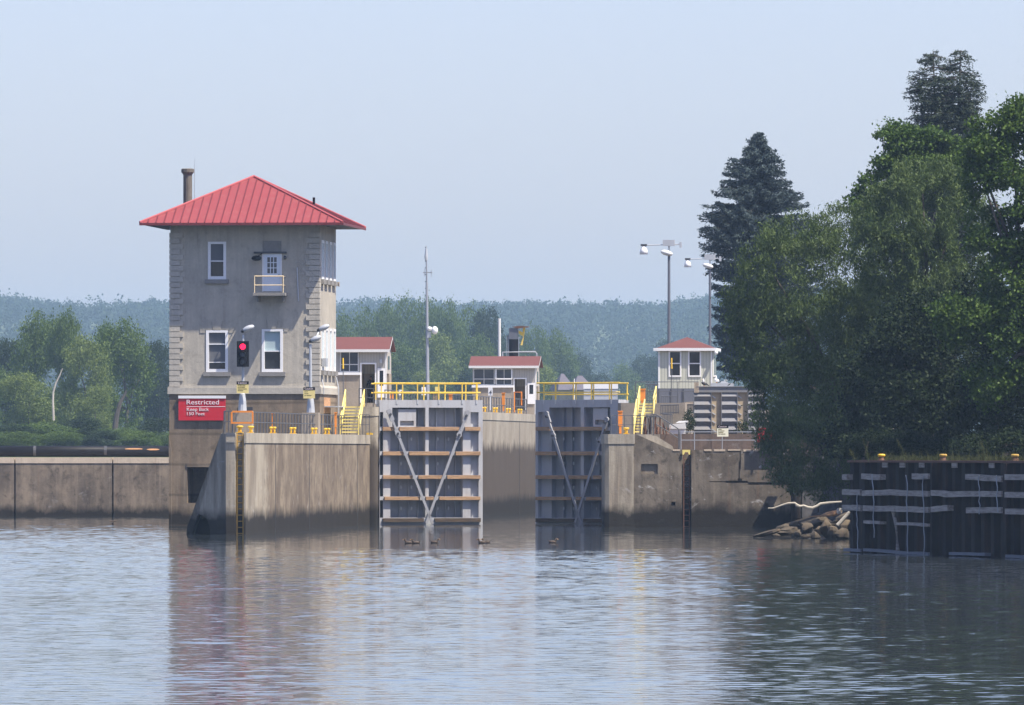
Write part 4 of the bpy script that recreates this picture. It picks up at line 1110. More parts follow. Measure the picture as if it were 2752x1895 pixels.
for k in range(22):
    u = rnd.uniform(.1, 1.7); m.bar((u, rnd.uniform(0, 1), 0), (u+rnd.uniform(-.2,.2), rnd.uniform(0, 1), rnd.uniform(.4, 1.0)), .06, .05)
m.build('bar', M['rust'], o)
post_rail('wall_railing', 'grey railing on the right wall coping beside the orange post', Fr(1642, 497.5, 5.66), [(0,0,0),(.35,0,0),(2.25,0,0)], 1.13, .45, M['rail'], .026)
fx = Fr(1752, 497.2, 0, 0.0); U, W = fx.U, fx.W
o = thing('ramp_handrail', 'grey handrail sloping down from the landing to the low right ledge', 'railing', fx)
m = MB().tube([(0,0,W(1113)),(U(1763),0,W(1114)),(U(1822),0,W(1152)),(U(1826),0,W(1160)),(U(1826),0,W(1207))], .035, 6)
m.tube([(U(1762),0,W(1139)),(U(1822),0,W(1177))], .03, 6); m.build('rail', M['rail'], o)
m = MB()
for px, yb in ((1750, 1166), (1757, 1166), (1824, 1209)): m.tube([(U(px),0,W(yb)-.1),(U(px),0,W(1114 if px < 1800 else 1155))], .035, 6)
m.build('post', M['rail'], o)
post_rail('ledge_railing', 'galvanised two bar railing along the low right ledge in front of the bulkheads', Fr(1830, 496.0, low, 0.0),
          [(0,0,0),(.82,0,0),(2.5,0,0),(4.5,0,0),(6.3,0,0)], 1.08, 4, M['pipe'], .032, (1.0, .54))
o = caution('caution_sign', 'cream caution sign with black header on the right ledge railing', Fr(1942, 495.7, low, 0.0), 1927, 1957.5, 1142.5, 1173.5, -.06, M['sign_c'], [(.3,),(.12,.4),(.45,),(.2,.4)])
post_rail('upper_guard_rail', 'thin grey guard rail on the upper wall before the pale green booth', Fr(1708, 520, 7.42), [(0,0,0),(1.2,0,0),(2.7,0,0),(4.0,0,0)], 1.6, 1.2, M['rail'], .03, (1.0, .62))
def pickets(label, px0, px1, y0, y1, z, n, slope=0):
    fx = Fr(px0, z, 0, 0.0); U, W = fx.U, fx.W
    o = thing('picket_railing', label, 'railing', fx)
    m = MB(); m2 = MB(); a = U(px1)
    for k in range(n): m.box(a*k/(n-1)-.022, a*k/(n-1)+.022, -.02, .02, W(y1 + slope*k/(n-1)), W(y0 + slope*.3*k/(n-1)))
    m.build('picket', M['rail'], o)
    m2.tube([(-.03,0,W(y0)),(a+.03,0,W(y0+slope*.3))], .035, 6).tube([(-.03,0,W(y1-4)),(a+.03,0,W(y1-4+slope))], .03, 6); m2.build('rail', M['rail'], o)
pickets('grey picket railing on the terrace in front of the blue grey wall', 1778, 1819, 1065, 1090, 512, 9, 2)
pickets('grey picket railing on the terrace one step lower, right of the landing', 1776, 1823, 1089, 1115, 509, 12, -3)
pickets('dark short picket gate beside the left bulkhead stack', 1848, 1863, 1088, 1112, 507, 6)
pickets('dark picket railing behind the head of the right yellow stairs', 1736, 1768, 1033, 1080, 514, 8)
pickets('grey picket railing leading down behind the ramp handrail', 1782, 1806, 1112, 1152, 505, 7, 8)
post = bollard('small yellow mushroom post on the terrace by the picket railings', (on(1779, 514)[0], 514, 7.05), (0,), .55)
fx = Fr(1779, 514, 5.66); o = thing('post', 'thin pale post under the small yellow mushroom cap on the terrace', 'post', fx)
MB().tube([(0,0,0),(0,0,1.38)], .05, 6).build('shaft', M['cream'], o)
for lab, px, z, y0, y1, w in (('tall thin pole with orange top in front of the pale green booth', 1806, 530, 962, 991, 5.0), ('thin grey pole with orange top in front of the left booth window', 923, 545, 962, 991, 7.42)):
    fx = Fr(px, z, w); o = thing('marker_pole', lab, 'marker pole', fx)
    MB().tube([(0,0,0),(-.02,0,fx.W(y1))], .032, 6).build('pole', M['rail'], o)
    MB().tube([(-.02,0,fx.W(y1)),(-.03,0,fx.W(y0))], [.06,.05], 6).build('float', M['bollard'], o)
fx = Fr(1800, 504.4, 5.68); U, W = fx.U, fx.W
o = thing('jon_boat', 'small white boat hull lying on the terrace behind the ramp handrail', 'boat', fx)
MB().prism([(0.05, 0), (U(1840), 0), (U(1841), .30), (0, .30)], 0, 1.3).prism([(-.03,.32),(U(1841)+.03,.32),(U(1841)+.0,.68),(U(1812),.62),(-.01,.58)], -.08, 1.4).build('hull', M['white2'], o)
MB().prism([(U(1815),.68),(U(1848),.72),(U(1846),.82),(U(1824),.80)], .2, 1.2).build('cover', M['white'], o)

# stacked steel bulkheads
BH = .515
def bulkhead():
    fx = Fr(1866, 506.0, 5.68, 0.0); U = fx.U
    o = thing('steel_bulkhead', '', 'bulkhead', fx, 'stacked steel bulkheads')
    for px0, px1 in ((1866, 1911), (1940, 1981), (2011, 2054)):
        a, b = U(px0), U(px1)
        m = MB()
        for z0, v in ((0, 0),):
            sec = [(.13, .0), (.13, .012), (.0, .25), (-.015, .27), (.10, .495), (.13, BH-.005), (.9, BH-.005), (.9, 0)]
            vs = [(a, v, w) for v, w in sec] + [(b, v, w) for v, w in sec]; n = len(sec)
            m.add(vs, [tuple(range(n)), tuple(range(2*n-1, n-1, -1))] + [(i, n+i, n+(i+1)%n, (i+1)%n) for i in range(n)])
        for x in (a-.035, b): m.box(x, x+.035, -.02, .9, .0, BH-.006)
        m.build('end_frame', M['bulk'], o)
    MB().box(U(1911)+.04, U(2054), .17, .22, 0, BH-.004).build('web_plate', M['bulk_t'], o)
    pieces('lift_lug', M['galv'], o, [MB().bar((U(x), .13, .30), (U(x+9), .13, .16), .06, .04) for x in (1914, 1984)])
    return o
B0 = bulkhead()
names = ['lowest grey steel bulkhead of the stack behind the caution sign', 'second grey steel bulkhead from the bottom of the stack', 'third grey steel bulkhead from the bottom of the stack',
         'third grey steel bulkhead from the top of the stack', 'second grey steel bulkhead from the top of the stack']
for k, nm in enumerate(names):
    c = B0 if k == 0 else copy_tree(B0)
    c['label'] = nm; c.location.z = 5.68 + k*BH
fx = Fr(1866, 506.0, 5.68 + 5*BH, 0.0); U = fx.U
o = thing('steel_bulkhead', 'topmost pale grey bulkhead of the stack with rusty ribs and lifting brackets', 'bulkhead', fx, 'stacked steel bulkheads')
MB().box(U(1878), U(2050), .0, .9, 0, .33).prism([(U(1872),.33),(U(2050),.33),(U(2050),.38),(U(1872),.38)], -.06, .95).prism([(U(1868),.0),(U(1878),.0),(U(1878),.62),(U(1868),.62)], .0, .9).build('end_frame', M['bulk'], o)
MB().box(U(1912), U(1972), .0, .9, .381, .58).prism([(U(1935),.58),(U(1958),.58),(U(1952),.68),(U(1940),.70)], .1, .8).prism([(U(1945),.7),(U(1956),.7),(U(1954),.80),(U(1950),.82)], .2, .7).build('bracket', M['galv'], o)
m = MB()
for k in range(5): m.box(U(1866+k*2.6), U(1867.4+k*2.6), -.05, .5, -.02, .62)
m.build('rib', M['dam_cap'], o)
def gull(label, px, z, w, big):
    o = thing('gull', label, 'gull', Fr(px, z, w, .4), 'gulls on the bulkheads')
    MB().ball((0,0,.17), .20, .10, .10, 12, rot=Matrix.Rotation(R(25), 3, 'Y')).build('body', M['gull_g'] if not big else M['gull_w'], o, True)
    MB().ball((-.05,-.02,.33), .055, .05, .11, 10).ball((-.06,-.02,.42), .06, .05, .055, 10).build('head', M['gull_w'], o, True)
    MB().tube([(-.10,-.02,.42),(-.18,-.02,.40)], [.018,.006], 5).build('beak', M['bollard'], o)
    m = MB().tube([(0,-.04,0),(0,-.04,.1)], .012, 5).tube([(.02,.04,0),(.02,.04,.1)], .012, 5).build('leg', M['orange'], o)
    MB().prism([(.08,.16),(.30,.02),(.32,.06),(.14,.22)], -.05, .05).build('tail', M['gull_g'], o)
gull('dark backed gull on the left of the topmost bulkhead', 1892, 506.4, 5.68+5*BH+.38, False)
gull('white gull by the bracket on the topmost bulkhead', 1926, 506.4, 5.68+5*BH+.58, True)
fx = Fr(2036, 494.5, 0, 0.0)
o = thing('red_sign', 'red sign mostly hidden behind the drooping willow branches', 'sign', fx)
MB().box(0, 1.6, 0, .05, fx.W(1192), fx.W(1150)).build('panel', M['red'], o)
m = MB().tube([(.3,.1,4.6),(.3,.1,fx.W(1150))], .05, 6).tube([(1.4,.1,4.6),(1.4,.1,fx.W(1150))], .05, 6); m.build('post', M['darkmetal'], o)

M['soil'] = concrete('dark_river_soil', (.055, .045, .032), (.02, .017, .013), streak=0, patch=.9)
# pile, sheet wall, rocks and wreckage in the cove
fx = Fr(2126, 493.5, 0, 0.0); U, W = fx.U, fx.W
o = thing('corner_pile', 'black steel corner pile between the cracked wall and the grey sheet wall', 'pile', fx)
m = MB().tube([(.31,.31,-1.2),(.31,.31,4.66)], .31, 12); m.build('pile_shaft', M['steel_d'], o, True)
MB().box(0, .62, 0, .62, 4.66, 4.72).build('cap_plate', M['steel_d'], o)
o = thing('sheet_wall', 'grey concrete panel wall under the drooping willow behind the rocks', 'wall', fx)
m = MB()
M['sheet'] = concrete('grey_sheet_wall', (.17, .165, .165), (.08, .078, .08), streak=.5, wet=.6, patch=.5)
pieces('panel', M['sheet'], o, [MB().box(U(2156)+k*1.02, U(2156)+k*1.02+.98, .3, .6, -1.2, 4.3) for k in range(4)])
rr = random.Random(11)
def rock(name, label, px, py, z, sx, sy, sz, seed, group=None, rotz=0, tilt=0, mat=None, cat='rock'):
    rs = random.Random(seed); fx = Fr(px, z, 0, rotz)
    me = MB().ball((0,0,0), 1, 1, 1, 10)
    pts = []
    planes = [(Vector((rs.gauss(0,1), rs.gauss(0,1), rs.gauss(0,1))).normalized(), rs.uniform(.5, .8)) for _ in range(10)]
    for v in me.v:
        p = Vector(v)
        for nrm, d in planes:
            q = p.dot(nrm)
            if q > d: p -= nrm*(q-d)
        pts.append((p.x*sx*1.35, p.y*sy*1.35, p.z*sz*1.35))
    me.v = pts
    o = me.build(name, mat or M['rock']); o.location = (fx.loc[0], z, fx.W(py)); o.rotation_euler = (0, tilt, rotz)
    tag(o, label, cat, group); return o
RK = 'rubble rocks on the bank by the dock'
rock('rock', 'pale upright wedge shaped slab at the centre of the rubble bank', 2218, 1424, 434, .30, .35, .50, 21, RK, 0, -.25)
rock('rock', 'low tan slab lying alone at the left tip of the rubble, half in the water', 2062, 1432, 436, .62, .4, .14, 22, RK, .1, -.28)
rock('rock', 'broad brown rock against the left edge of the timber dock', 2262, 1438, 430, .42, .5, .30, 23, RK)
rock('rock', 'round brown rock on top of the rubble left of the upright slab', 2168, 1420, 437, .34, .4, .24, 24, RK)
rock('rock', 'flat grey slab leaning on top of the rubble beside the dock', 2255, 1395, 440, .55, .4, .10, 25, RK, 0, -.45)
sp = [(2100,1434,438,.5,.14),(2125,1428,440,.55,.22),(2150,1434,437,.32,.2),(2140,1416,444,.4,.25),(2188,1440,433,.34,.2),(2190,1410,444,.42,.3),(2215,1404,446,.45,.3),
      (2238,1432,432,.3,.28),(2240,1412,440,.4,.3),(2270,1420,438,.5,.4),(2200,1428,436,.25,.25),(2110,1418,448,.45,.2),(2275,1400,444,.5,.35),(2165,1442,433,.25,.10),(2085,1438,437,.25,.08)]
for i, (px, py, z, s1, s2) in enumerate(sp):
    rock('rock', 'dark angular rock among the rubble between the cracked wall and the timber dock', px, py, z, s1, s1*.9, s2, 40+i, RK, rr.uniform(0,3))
MB_ = MB()
bk = [(15.2,446),(16.0,436),(17.2,429),(19.6,424),(19.6,494),(15.6,494)]
for i in range(len(bk)): pass
m = MB().add([(x, y, -.3) for x, y in bk] + [(16.2,470,.12),(17.6,448,.5),(19.6,440,1.1),(19.6,494,1.2),(16.0,494,.1)],
   [(0,1,6),(1,7,6),(1,2,7),(2,8,7),(2,3,8),(0,6,10),(6,7,9),(7,8,9),(6,9,10),(0,10,5)])
tag(m.build('bank', M['soil']), kind='structure')
def log(name, label, pts, r, mat, cat='log'):
    P = [((px-CX)*z/F, z, H+(HY-py)*z/F) for px, py, z in pts]; b0 = Vector(P[0])
    o = MB().tube([Vector(p)-b0 for p in P], r, 8).build(name, mat); o.location = b0
    return tag(o, label, cat)
log('driftwood', 'long bent bleached driftwood branch hanging over the rubble bank', [(2064,1366,446),(2078,1366,446),(2100,1358,446),(2118,1352.5,446),(2136,1352,446),(2141,1358,446),(2150,1361,446),(2160,1359,446),(2172,1364,446),(2184,1365.5,446),(2196,1360,446),(2205,1354,446),(2230,1351,446),(2262,1348.5,446)],
    [.03,.04,.05,.055,.065,.10,.08,.06,.075,.085,.085,.08,.07,.05], M['drift'])
log('log', 'broken orange brown log on top of the rubble near the dock', [(2178,1388.5,441),(2205,1387,441),(2222,1383,440),(2240,1380,440),(2262,1374,440)], [.03,.05,.12,.17,.12], M['drift_o'])
log('log', 'pale straight pole leaning on the rubble against the dock', [(2251,1412,436),(2284,1376,436)], [.12,.10], M['drift'])
rock('rock', 'pale yellow chunk on top of the broken orange log', 2256, 1374, 440, .22, .2, .14, 77, RK, 0, 0, M['drift'])
log('log', 'floating dark log on the water left of the tower', [(294,1402,536),(312,1401.5,536)], .07, M['timber_d'])

# ------------------------------------------------------------------ timber dock on the right
ang = math.atan2(-.954, .301)
class DFr(Fr):
    def U(s, px):
        k = (px-CX)/F; return (k*s.loc[1] - s.loc[0])/(.301 + k*.954)
    def WW(s, px, py):
        y = s.loc[1] - .954*s.U(px); return H + (HY-py)*y/F
fk = DFr(2285, 374.0, 0, ang); U = fk.U
fk.c = 1
o = thing('timber_dock', 'dark steel sheet pile dock faced with grey weathered timbers', 'dock', fk)
EU = 45.0; TOPW = 4.20
m = MB(); u = 0; pts = []
while u < EU:
    pts += [(u, .0), (u+.42, .0), (u+.60, .32), (u+1.02, .32)]; u += 1.2
pts = [p for p in pts if p[0] <= EU]
n = len(pts)
m.add([(a, b, -1.2) for a, b in pts] + [(a, b, TOPW-.06) for a, b in pts], [(i, i+1, n+i+1, n+i) for i in range(n-1)])
m.add([(0,0,-1.2),(0,6,-1.2),(0,6,TOPW-.06),(0,0,TOPW-.06)], [(0,1,2,3)])
m.build('sheet_piling', M['steel_d'], o)
MB().box(-.1, EU, -.12, .55, TOPW-.08, TOPW+.02).build('cap_beam', M['rust'], o)
for a, b_ in ((2329, 2336), (2512, 2517), (2708, 2717)):
    MB().box(U(a), U(b_), -.22, .05, -1.2, TOPW-.09).build('pile', M['steel_d'], o)
T_ = [(1281, 15, ((2279,2292),(2331,2381),(2467,2511),(2611,2707),(2717,2754))), (1323, 15, ((2279,2328),(2333,2419),(2420,2510),(2518,2563),(2563.5,2708),(2717,2754))),
      (1364, 15, ((2279,2328),(2335,2421),(2423,2511),(2518,2563),(2613,2707),(2718,2754))), (1405, 8, ((2337,2382),(2424,2511))), (1485, 8, ((2283,2329),(2336,2512),(2567,2664),(2719,2754)))]
rd = random.Random(4)
for py, hh, segs in T_:
    wc = fk.WW(2330, py) if py < 1480 else .10; h2 = hh/2/58.8*.97
    for a, b_ in segs:
        u0, u1 = U(a), U(b_) if b_ < 2754 else EU-.5
        d0, d1 = rd.uniform(-.04, .04), rd.uniform(-.05, .05)
        nn = 5; vs = []; k_ = []
        for i in range(nn+1):
            uu = u0 + (u1-u0)*i/nn; dz = d0 + (d1-d0)*i/nn + rd.uniform(-.02,.02)
            vs += [(uu,-.30,wc-h2+dz),(uu,-.30,wc+h2+dz),(uu,-.0,wc+h2+dz),(uu,-.0,wc-h2+dz)]
        fs = [(3,2,1,0),(nn*4,nn*4+1,nn*4+2,nn*4+3)]
        for i in range(nn):
            for q in range(4): fs.append((i*4+q, i*4+(q+1)%4, (i+1)*4+(q+1)%4, (i+1)*4+q))
        MB().add(vs, fs).build('timber', M['timber_g'] if py < 1480 else M['greysteel'], o)
pieces('backing_plate', M['timber_g'], o, [MB().box(U(px), U(px+14), -.05, .0, fk.WW(2330, 1256), fk.WW(2330, 1243)) for px in (2373, 2420, 2472, 2560, 2660, 2700)])
m = MB()
for px, a, b_ in ((2322,1330,1476),(2366,1274,1445),(2457,1277,1486),(2501,1277,1493),(2651,1277,1382),(2699,1277,1376)):
    P = []; nn = 9
    for i in range(nn+1):
        y = a + (b_-a)*i/nn; P.append((U(px + rd.uniform(-2.2,2.2) + i*.35), -.36, fk.WW(px, y)))
    MB().tube(P, .024, 5).build('cable', M['pipe'], o)
log('log', 'thin grey snag leaning against the timber dock face', [(2399,1368,368.6),(2408,1400,368.2),(2413,1490,367.6)], [.09,.11,.12], M['timber_g'])
M['bollard_r'] = paint('rusty_bollard_yellow', (.50, .33, .05), .7, .2, 5, dirt=(.14, .06, .025), dirt_amt=.9)
for px, lab in ((2319, 'bright yellow mooring bollard at the left end of the timber dock'), (2484, 'rusty yellow mooring bollard in the middle of the timber dock'), (2676, 'rusty yellow mooring bollard at the right of the timber dock in the grass')):
    u = U(px); c, s = math.cos(ang), math.sin(ang); v = .9
    b_ = bpy.data.objects.new('bollard', None); COL.objects.link(b_); tag(b_, lab, 'bollard', 'yellow mooring bollards')
    b_.location = (fk.loc[0]+u*c-v*s, fk.loc[1]+u*s+v*c, TOPW)
    MB().lathe([(.20,0),(.17,.06),(.13,.14),(.14,.2)], (0,0,0), 12).build('stem', M['rust'], b_)
    MB().lathe([(.13,.17),(.165,.20),(.18,.26),(.15,.30),(.05,.31)], (0,0,0), 14).build('head', M['bollard'] if px < 2400 else M['bollard_r'], b_, True)

# ------------------------------------------------------------------ ducks
PDK = None
for px, py, fl, lab in ((1098, 1461, 1, 'leftmost small brown duck swimming before the left gate'), (1118, 1461, 1, 'second small brown duck from the left before the left gate'), (1168, 1460, -1, 'small brown duck swimming below the crossed gate straps'),
                        (1296, 1460.5, 1, 'left duck of the close pair below the right edge of the left gate'), (1307, 1460, 1, 'right duck of the close pair below the right edge of the left gate'), (1485, 1459.5, -1, 'single small brown duck before the right gate')):
    z = F*H/(py-HY); fx = Fr(px, z, 0, 0.0 if fl > 0 else math.pi)
    o = thing('duck', lab, 'duck', fx, 'ducks on the water')
    if PDK is None:
        MB().ball((0,0,.05), .21, .10, .09, 12).prism([(.15,.08),(.28,.15),(.17,.13)], -.05, .05).build('body', M['duck'], o, True)
        h = MB().ball((-.18,0,.20), .06, .045, .055, 10).tube([(-.13,0,.08),(-.17,0,.19)], [.06,.04], 8).build('head', M['duck'], o, True)
        b_ = MB().tube([(-.23,0,.195),(-.31,0,.18)], [.025,.015], 6).build('bill', M['timber'], o); PDK = o
    else:
        for ch in PDK.children: c = ch.copy(); COL.objects.link(c); c.parent = o

# ------------------------------------------------------------------ ground, land and hills
M['grassland'] = paint('meadow', (.07, .09, .03), .95, .3, .05)
tag(MB().slab([(9.4,504.7),(700,504.7),(700,880),(48,880)], 2.0, 5.64).build('right_bank', M['soil']), kind='structure')
c, s = math.cos(ang), math.sin(ang)
def dk(u, v): return (fk.loc[0]+u*c-v*s, fk.loc[1]+u*s+v*c)
tag(MB().slab([dk(.3,.56), dk(45,.56), (700, 310), (700, 504.2), (19.7, 504.2), (19.7, 386)], -1.2, TOPW-.02).build('dock_ground', M['soil']), kind='structure')
RIDGE = [(-900,770),(-400,785),(0,788),(120,802),(260,817),(330,815),(455,808),(700,815),(910,817),(1040,806),(1250,815),(1450,811),(1600,813),(1750,815),(1850,800),(1950,780),(2200,770),(2752,770),(3600,775)]
YR = 6000.0
rx = np.array([(p-CX)*YR/F for p, _ in RIDGE]); rz = np.array([H + (HY-q)*YR/F - 15.0 for _, q in RIDGE])
def hill(x, y):
    x = np.asarray(x, float); y = np.asarray(y, float)
    top = np.interp(x, rx, rz)
    t = np.clip((y-3200)/(YR-3200), 0, 1); t = t*t*(3-2*t)
    back = np.clip((y-YR)/2500, 0, 1)
    bankk = np.clip((y-850)/25, 0, 1)
    return -1.5 + bankk*6.5 + (top-5)*t*(1-.5*back)
gx = np.concatenate([np.linspace(-3000,-640,9), np.linspace(-600,600,44), np.linspace(640,3000,9)])
gy = np.concatenate([[846,851,858,866,876,900], np.linspace(960,3200,16), np.linspace(3300,6200,30), np.linspace(6500,8800,8)])
X, Y = np.meshgrid(gx, gy); Z = hill(X, Y)
nx = len(gx); vs = list(zip(X.ravel(), Y.ravel(), Z.ravel()))
fs = [(j*nx+i, j*nx+i+1, (j+1)*nx+i+1, (j+1)*nx+i) for j in range(len(gy)-1) for i in range(nx-1)]
g = MB(); g.v = vs; g.f = fs; g.m = [0]*len(fs)
tag(g.build('ground', M['grassland'], None, True), kind='structure')

# ------------------------------------------------------------------ foliage
rng = np.random.default_rng(5)
def leafmesh(name, c, d, L, Wd, mat, parent=None):
    n = len(c)
    d = d/np.linalg.norm(d, axis=1, keepdims=True)
    b = np.cross(d, rng.normal(size=(n,3))); b /= np.linalg.norm(b, axis=1, keepdims=True)
    L = np.broadcast_to(np.asarray(L, float), (n,))[:, None]; Wd = np.broadcast_to(np.asarray(Wd, float), (n,))[:, None]
    v = np.empty((n,4,3)); v[:,0] = c-d*L/2; v[:,1] = c+b*Wd/2; v[:,2] = c+d*L/2; v[:,3] = c-b*Wd/2
    me = bpy.data.meshes.new(name)
    me.vertices.add(4*n); me.vertices.foreach_set('co', v.ravel())
    me.loops.add(4*n); me.loops.foreach_set('vertex_index', np.arange(4*n, dtype=np.int32))
    me.polygons.add(n); me.polygons.foreach_set('loop_start', np.arange(0, 4*n, 4, dtype=np.int32)); me.polygons.foreach_set('loop_total', np.full(n, 4, dtype=np.int32))
    me.materials.append(mat); me.update(calc_edges=True)
    o = bpy.data.objects.new(name, me); COL.objects.link(o)
    if parent is not None: o.parent = parent
    return o
def sphere(n):
    v = rng.normal(size=(n,3)); return v/np.linalg.norm(v, axis=1, keepdims=True)
def lobes_points(lobes, n_cl, per, sig, shell=.8):
    lb = np.array(lobes, float); wt = (lb[:,3]*lb[:,5])**.9; wt /= wt.sum()
    k = rng.choice(len(lb), n_cl, p=wt); d = sphere(n_cl)
    r = np.where(rng.random(n_cl) < shell, rng.uniform(.78, 1.08, n_cl), rng.uniform(.25, .8, n_cl))
    cc = lb[k,:3] + d*lb[k,3:6]*r[:,None]
    # drop clumps buried deep inside another lobe, keep a few for depth
    inside = np.zeros(n_cl, bool)
    for q in lb: inside |= (((cc-q[:3])/q[3:6])**2).sum(1) < .35
    cc = cc[~inside | (rng.random(n_cl) < .35)]
    n = len(cc); sz = rng.uniform(.6, 1.4, n)
    P = np.repeat(cc, per, 0) + rng.normal(size=(n*per,3))*sig*np.repeat(sz, per)[:,None]*np.array([1,1,.75])
    out = np.repeat(cc - lb[:,:3].mean(0), per, 0)
    return P, out
def limbs(o, base, lobes, r0, mat, n=7, seed=1, fork=.35):
    rs = random.Random(seed); m = MB(); b = Vector(base)
    top = Vector(lobes[0][:3])
    mid = b.lerp(top, fork) + Vector((rs.uniform(-.3,.3), 0, 0))
    m.tube([b, b.lerp(mid, .5)+Vector((rs.uniform(-.15,.15),0,0)), mid], [r0, r0*.8, r0*.65], 8)
    for q in (lobes if len(lobes) <= n else rs.sample(lobes, n)):
        e_ = Vector(q[:3]); k = mid.lerp(e_, .5) + Vector((rs.uniform(-.4,.4), rs.uniform(-.4,.4), rs.uniform(.1,.7)))
        m.tube([mid, k, e_], [r0*.5, r0*.3, r0*.08], 6)
    return m.build('trunk', mat, o, True)
LF = {'willow': leaf('willow_leaves', (.030,.056,.014), (.135,.185,.062), .25, .5),
      'maple': leaf('maple_leaves', (.034,.074,.014), (.108,.168,.036), .30, .5),
      'dark': leaf('shade_dark_leaves', (.010,.020,.007), (.026,.042,.013), .15, .6),  # leaf colour lowered to paint in the deep shade under the crowns
      'spruce': leaf('blue_spruce_needles', (.013,.024,.026), (.085,.115,.112), .05, .6, .8),
      'fir': leaf('dark_fir_needles', (.018,.030,.020), (.066,.088,.058), .05, .6, .8),
      'cotton': leaf('cottonwood_leaves', (.046,.088,.018), (.125,.18,.04), .25, .5, .15),
      'pale': leaf('pale_green_leaves', (.09,.135,.035), (.20,.25,.07), .25, .5, .15),
      'hill': leaf('hill_wood_leaves', (.014,.030,.012), (.042,.066,.026), .15, .6, .05),
      'grass': leaf('bank_grass_blades', (.022,.030,.009), (.085,.09,.03), .25, .6, .3)}

def near_tree(name, label, px, z, w0, lobes_px, kind, n_cl, per, sig, L, Wd, droop, trunk_r=.28, dr=.85, group=None, trunk_mat=None, cat='tree', gapsize=1.0, gapcut=0.0):
    fr = Fr(px, z, w0, 0.0)
    o = thing(name, label, cat, fr, group)
    lobes = []
    for q in lobes_px:
        x, y, rx_, ry_ = q[:4]; dv = q[4] if len(q) > 4 else 0
        lobes.append((fr.U(x), dv, fr.W(y), rx_/fr.s, max(1.0, rx_/fr.s*dr), ry_/fr.s))
    P, out = lobes_points(lobes, n_cl, per, sig)
    keep = P[:,2] > (-2.4 if kind == 'willow' else .05)
    # gaps: leaves thin out in irregular pockets all through the crown
    ph = rng.uniform(0, 6.28, (7,)); kv = rng.normal(size=(7,3))*np.array([1.5, 1.5, 1.9])/gapsize
    fld = sum(np.sin(P @ kv[q] + ph[q]) for q in range(7))
    keep &= fld > rng.normal(-.35, .5, len(P)) + gapcut
    P = P[keep]; n = len(P)
    d = rng.normal(size=(n,3)); d[:,2] -= droop
    sc_ = rng.uniform(.65, 1.35, n)
    leafmesh('crown', P, d, L*sc_, Wd*sc_, LF[kind], o)
    limbs(o, (0,0,-.3), lobes, trunk_r, trunk_mat or M['bark'], 9, int(px))
    return o

# big willow over the right wall
near_tree('willow_tree', 'broad drooping willow overhanging the cracked wall and the rubble bank', 2330, 462, 3.8, [
    (2180,760,170,150), (2080,740,100,110), (2290,690,150,110), (2020,830,75,110), (2150,640,110,70), (2260,610,80,60,1), (2400,660,110,110,1), (2100,930,120,130), (2010,960,60,100),
    (2220,900,120,120,-2), (2310,850,110,120,-2), (2160,1080,130,110,-1), (2080,1120,55,110,-1), (2240,1080,110,130,-2), (2150,1230,90,80,-1.5), (2230,1240,65,85,-2), (2110,1190,60,90,-1), (2056,1165,32,50,-1.5), (2075,1150,30,40,-2.5), (2330,1000,100,140,-1),
    (2400,880,100,140,0), (2270,1290,24,44,-3), (2200,1300,32,48,-3), (2180,1270,60,50,-3), (2130,1265,40,60,-2.5), (2095,1250,35,50,-2), (2250,1255,45,60,-3), (2200,1150,100,90,-4), (2280,1180,60,80,-3), (2150,1000,80,70,-1), (2230,985,90,80,0), (2060,1040,50,70,-1), (2330,920,80,90,0)], 'willow', 4600, 42, .25, .25, .058, 1.2, .42, gapcut=-.75)
near_tree('willow_tree', 'grey green willow crown rising behind the overhanging willow', 2480, 455, 4.2, [
    (2480,520,110,90), (2420,600,120,110), (2560,600,110,110), (2380,700,90,100), (2530,720,130,130), (2480,820,120,120), (2600,800,100,120)], 'willow', 2700, 40, .25, .24, .058, 1.0, .40, gapcut=-.9)
near_tree('maple_tree', 'bright green maple with horizontal layered branches left of the conifers', 2450, 472, 4.2, [
    (2440,400,50,60), (2410,350,30,26), (2370,355,20,10), (2480,420,80,70), (2400,440,45,24), (2370,430,18,9), (2360,510,60,16), (2340,480,26,12), (2310,545,60,16), (2370,565,60,24), (2340,590,40,14), (2430,510,70,80), (2400,620,60,40), (2350,630,24,12), (2540,430,70,60), (2500,380,22,40)], 'maple', 1500, 36, .22, .20, .13, .35, .26, gapcut=-.35)
near_tree('maple_tree', 'tall bright green maple cut off by the right edge of the picture', 2850, 405, 4.2, [
    (2720,340,48,50), (2752,320,60,60), (2660,400,70,80), (2720,460,100,100), (2640,480,50,60), (2760,600,100,130), (2680,620,80,100), (2720,780,80,120), (2620,860,80,70), (2700,920,70,90), (2560,850,50,50), (2590,900,45,40), (2660,1020,60,70), (2760,900,80,150), (2610,380,30,20), (2870,500,120,160), (2850,800,120,170)], 'maple', 3600, 36, .22, .18, .12, .4, .36, gapcut=-.6)
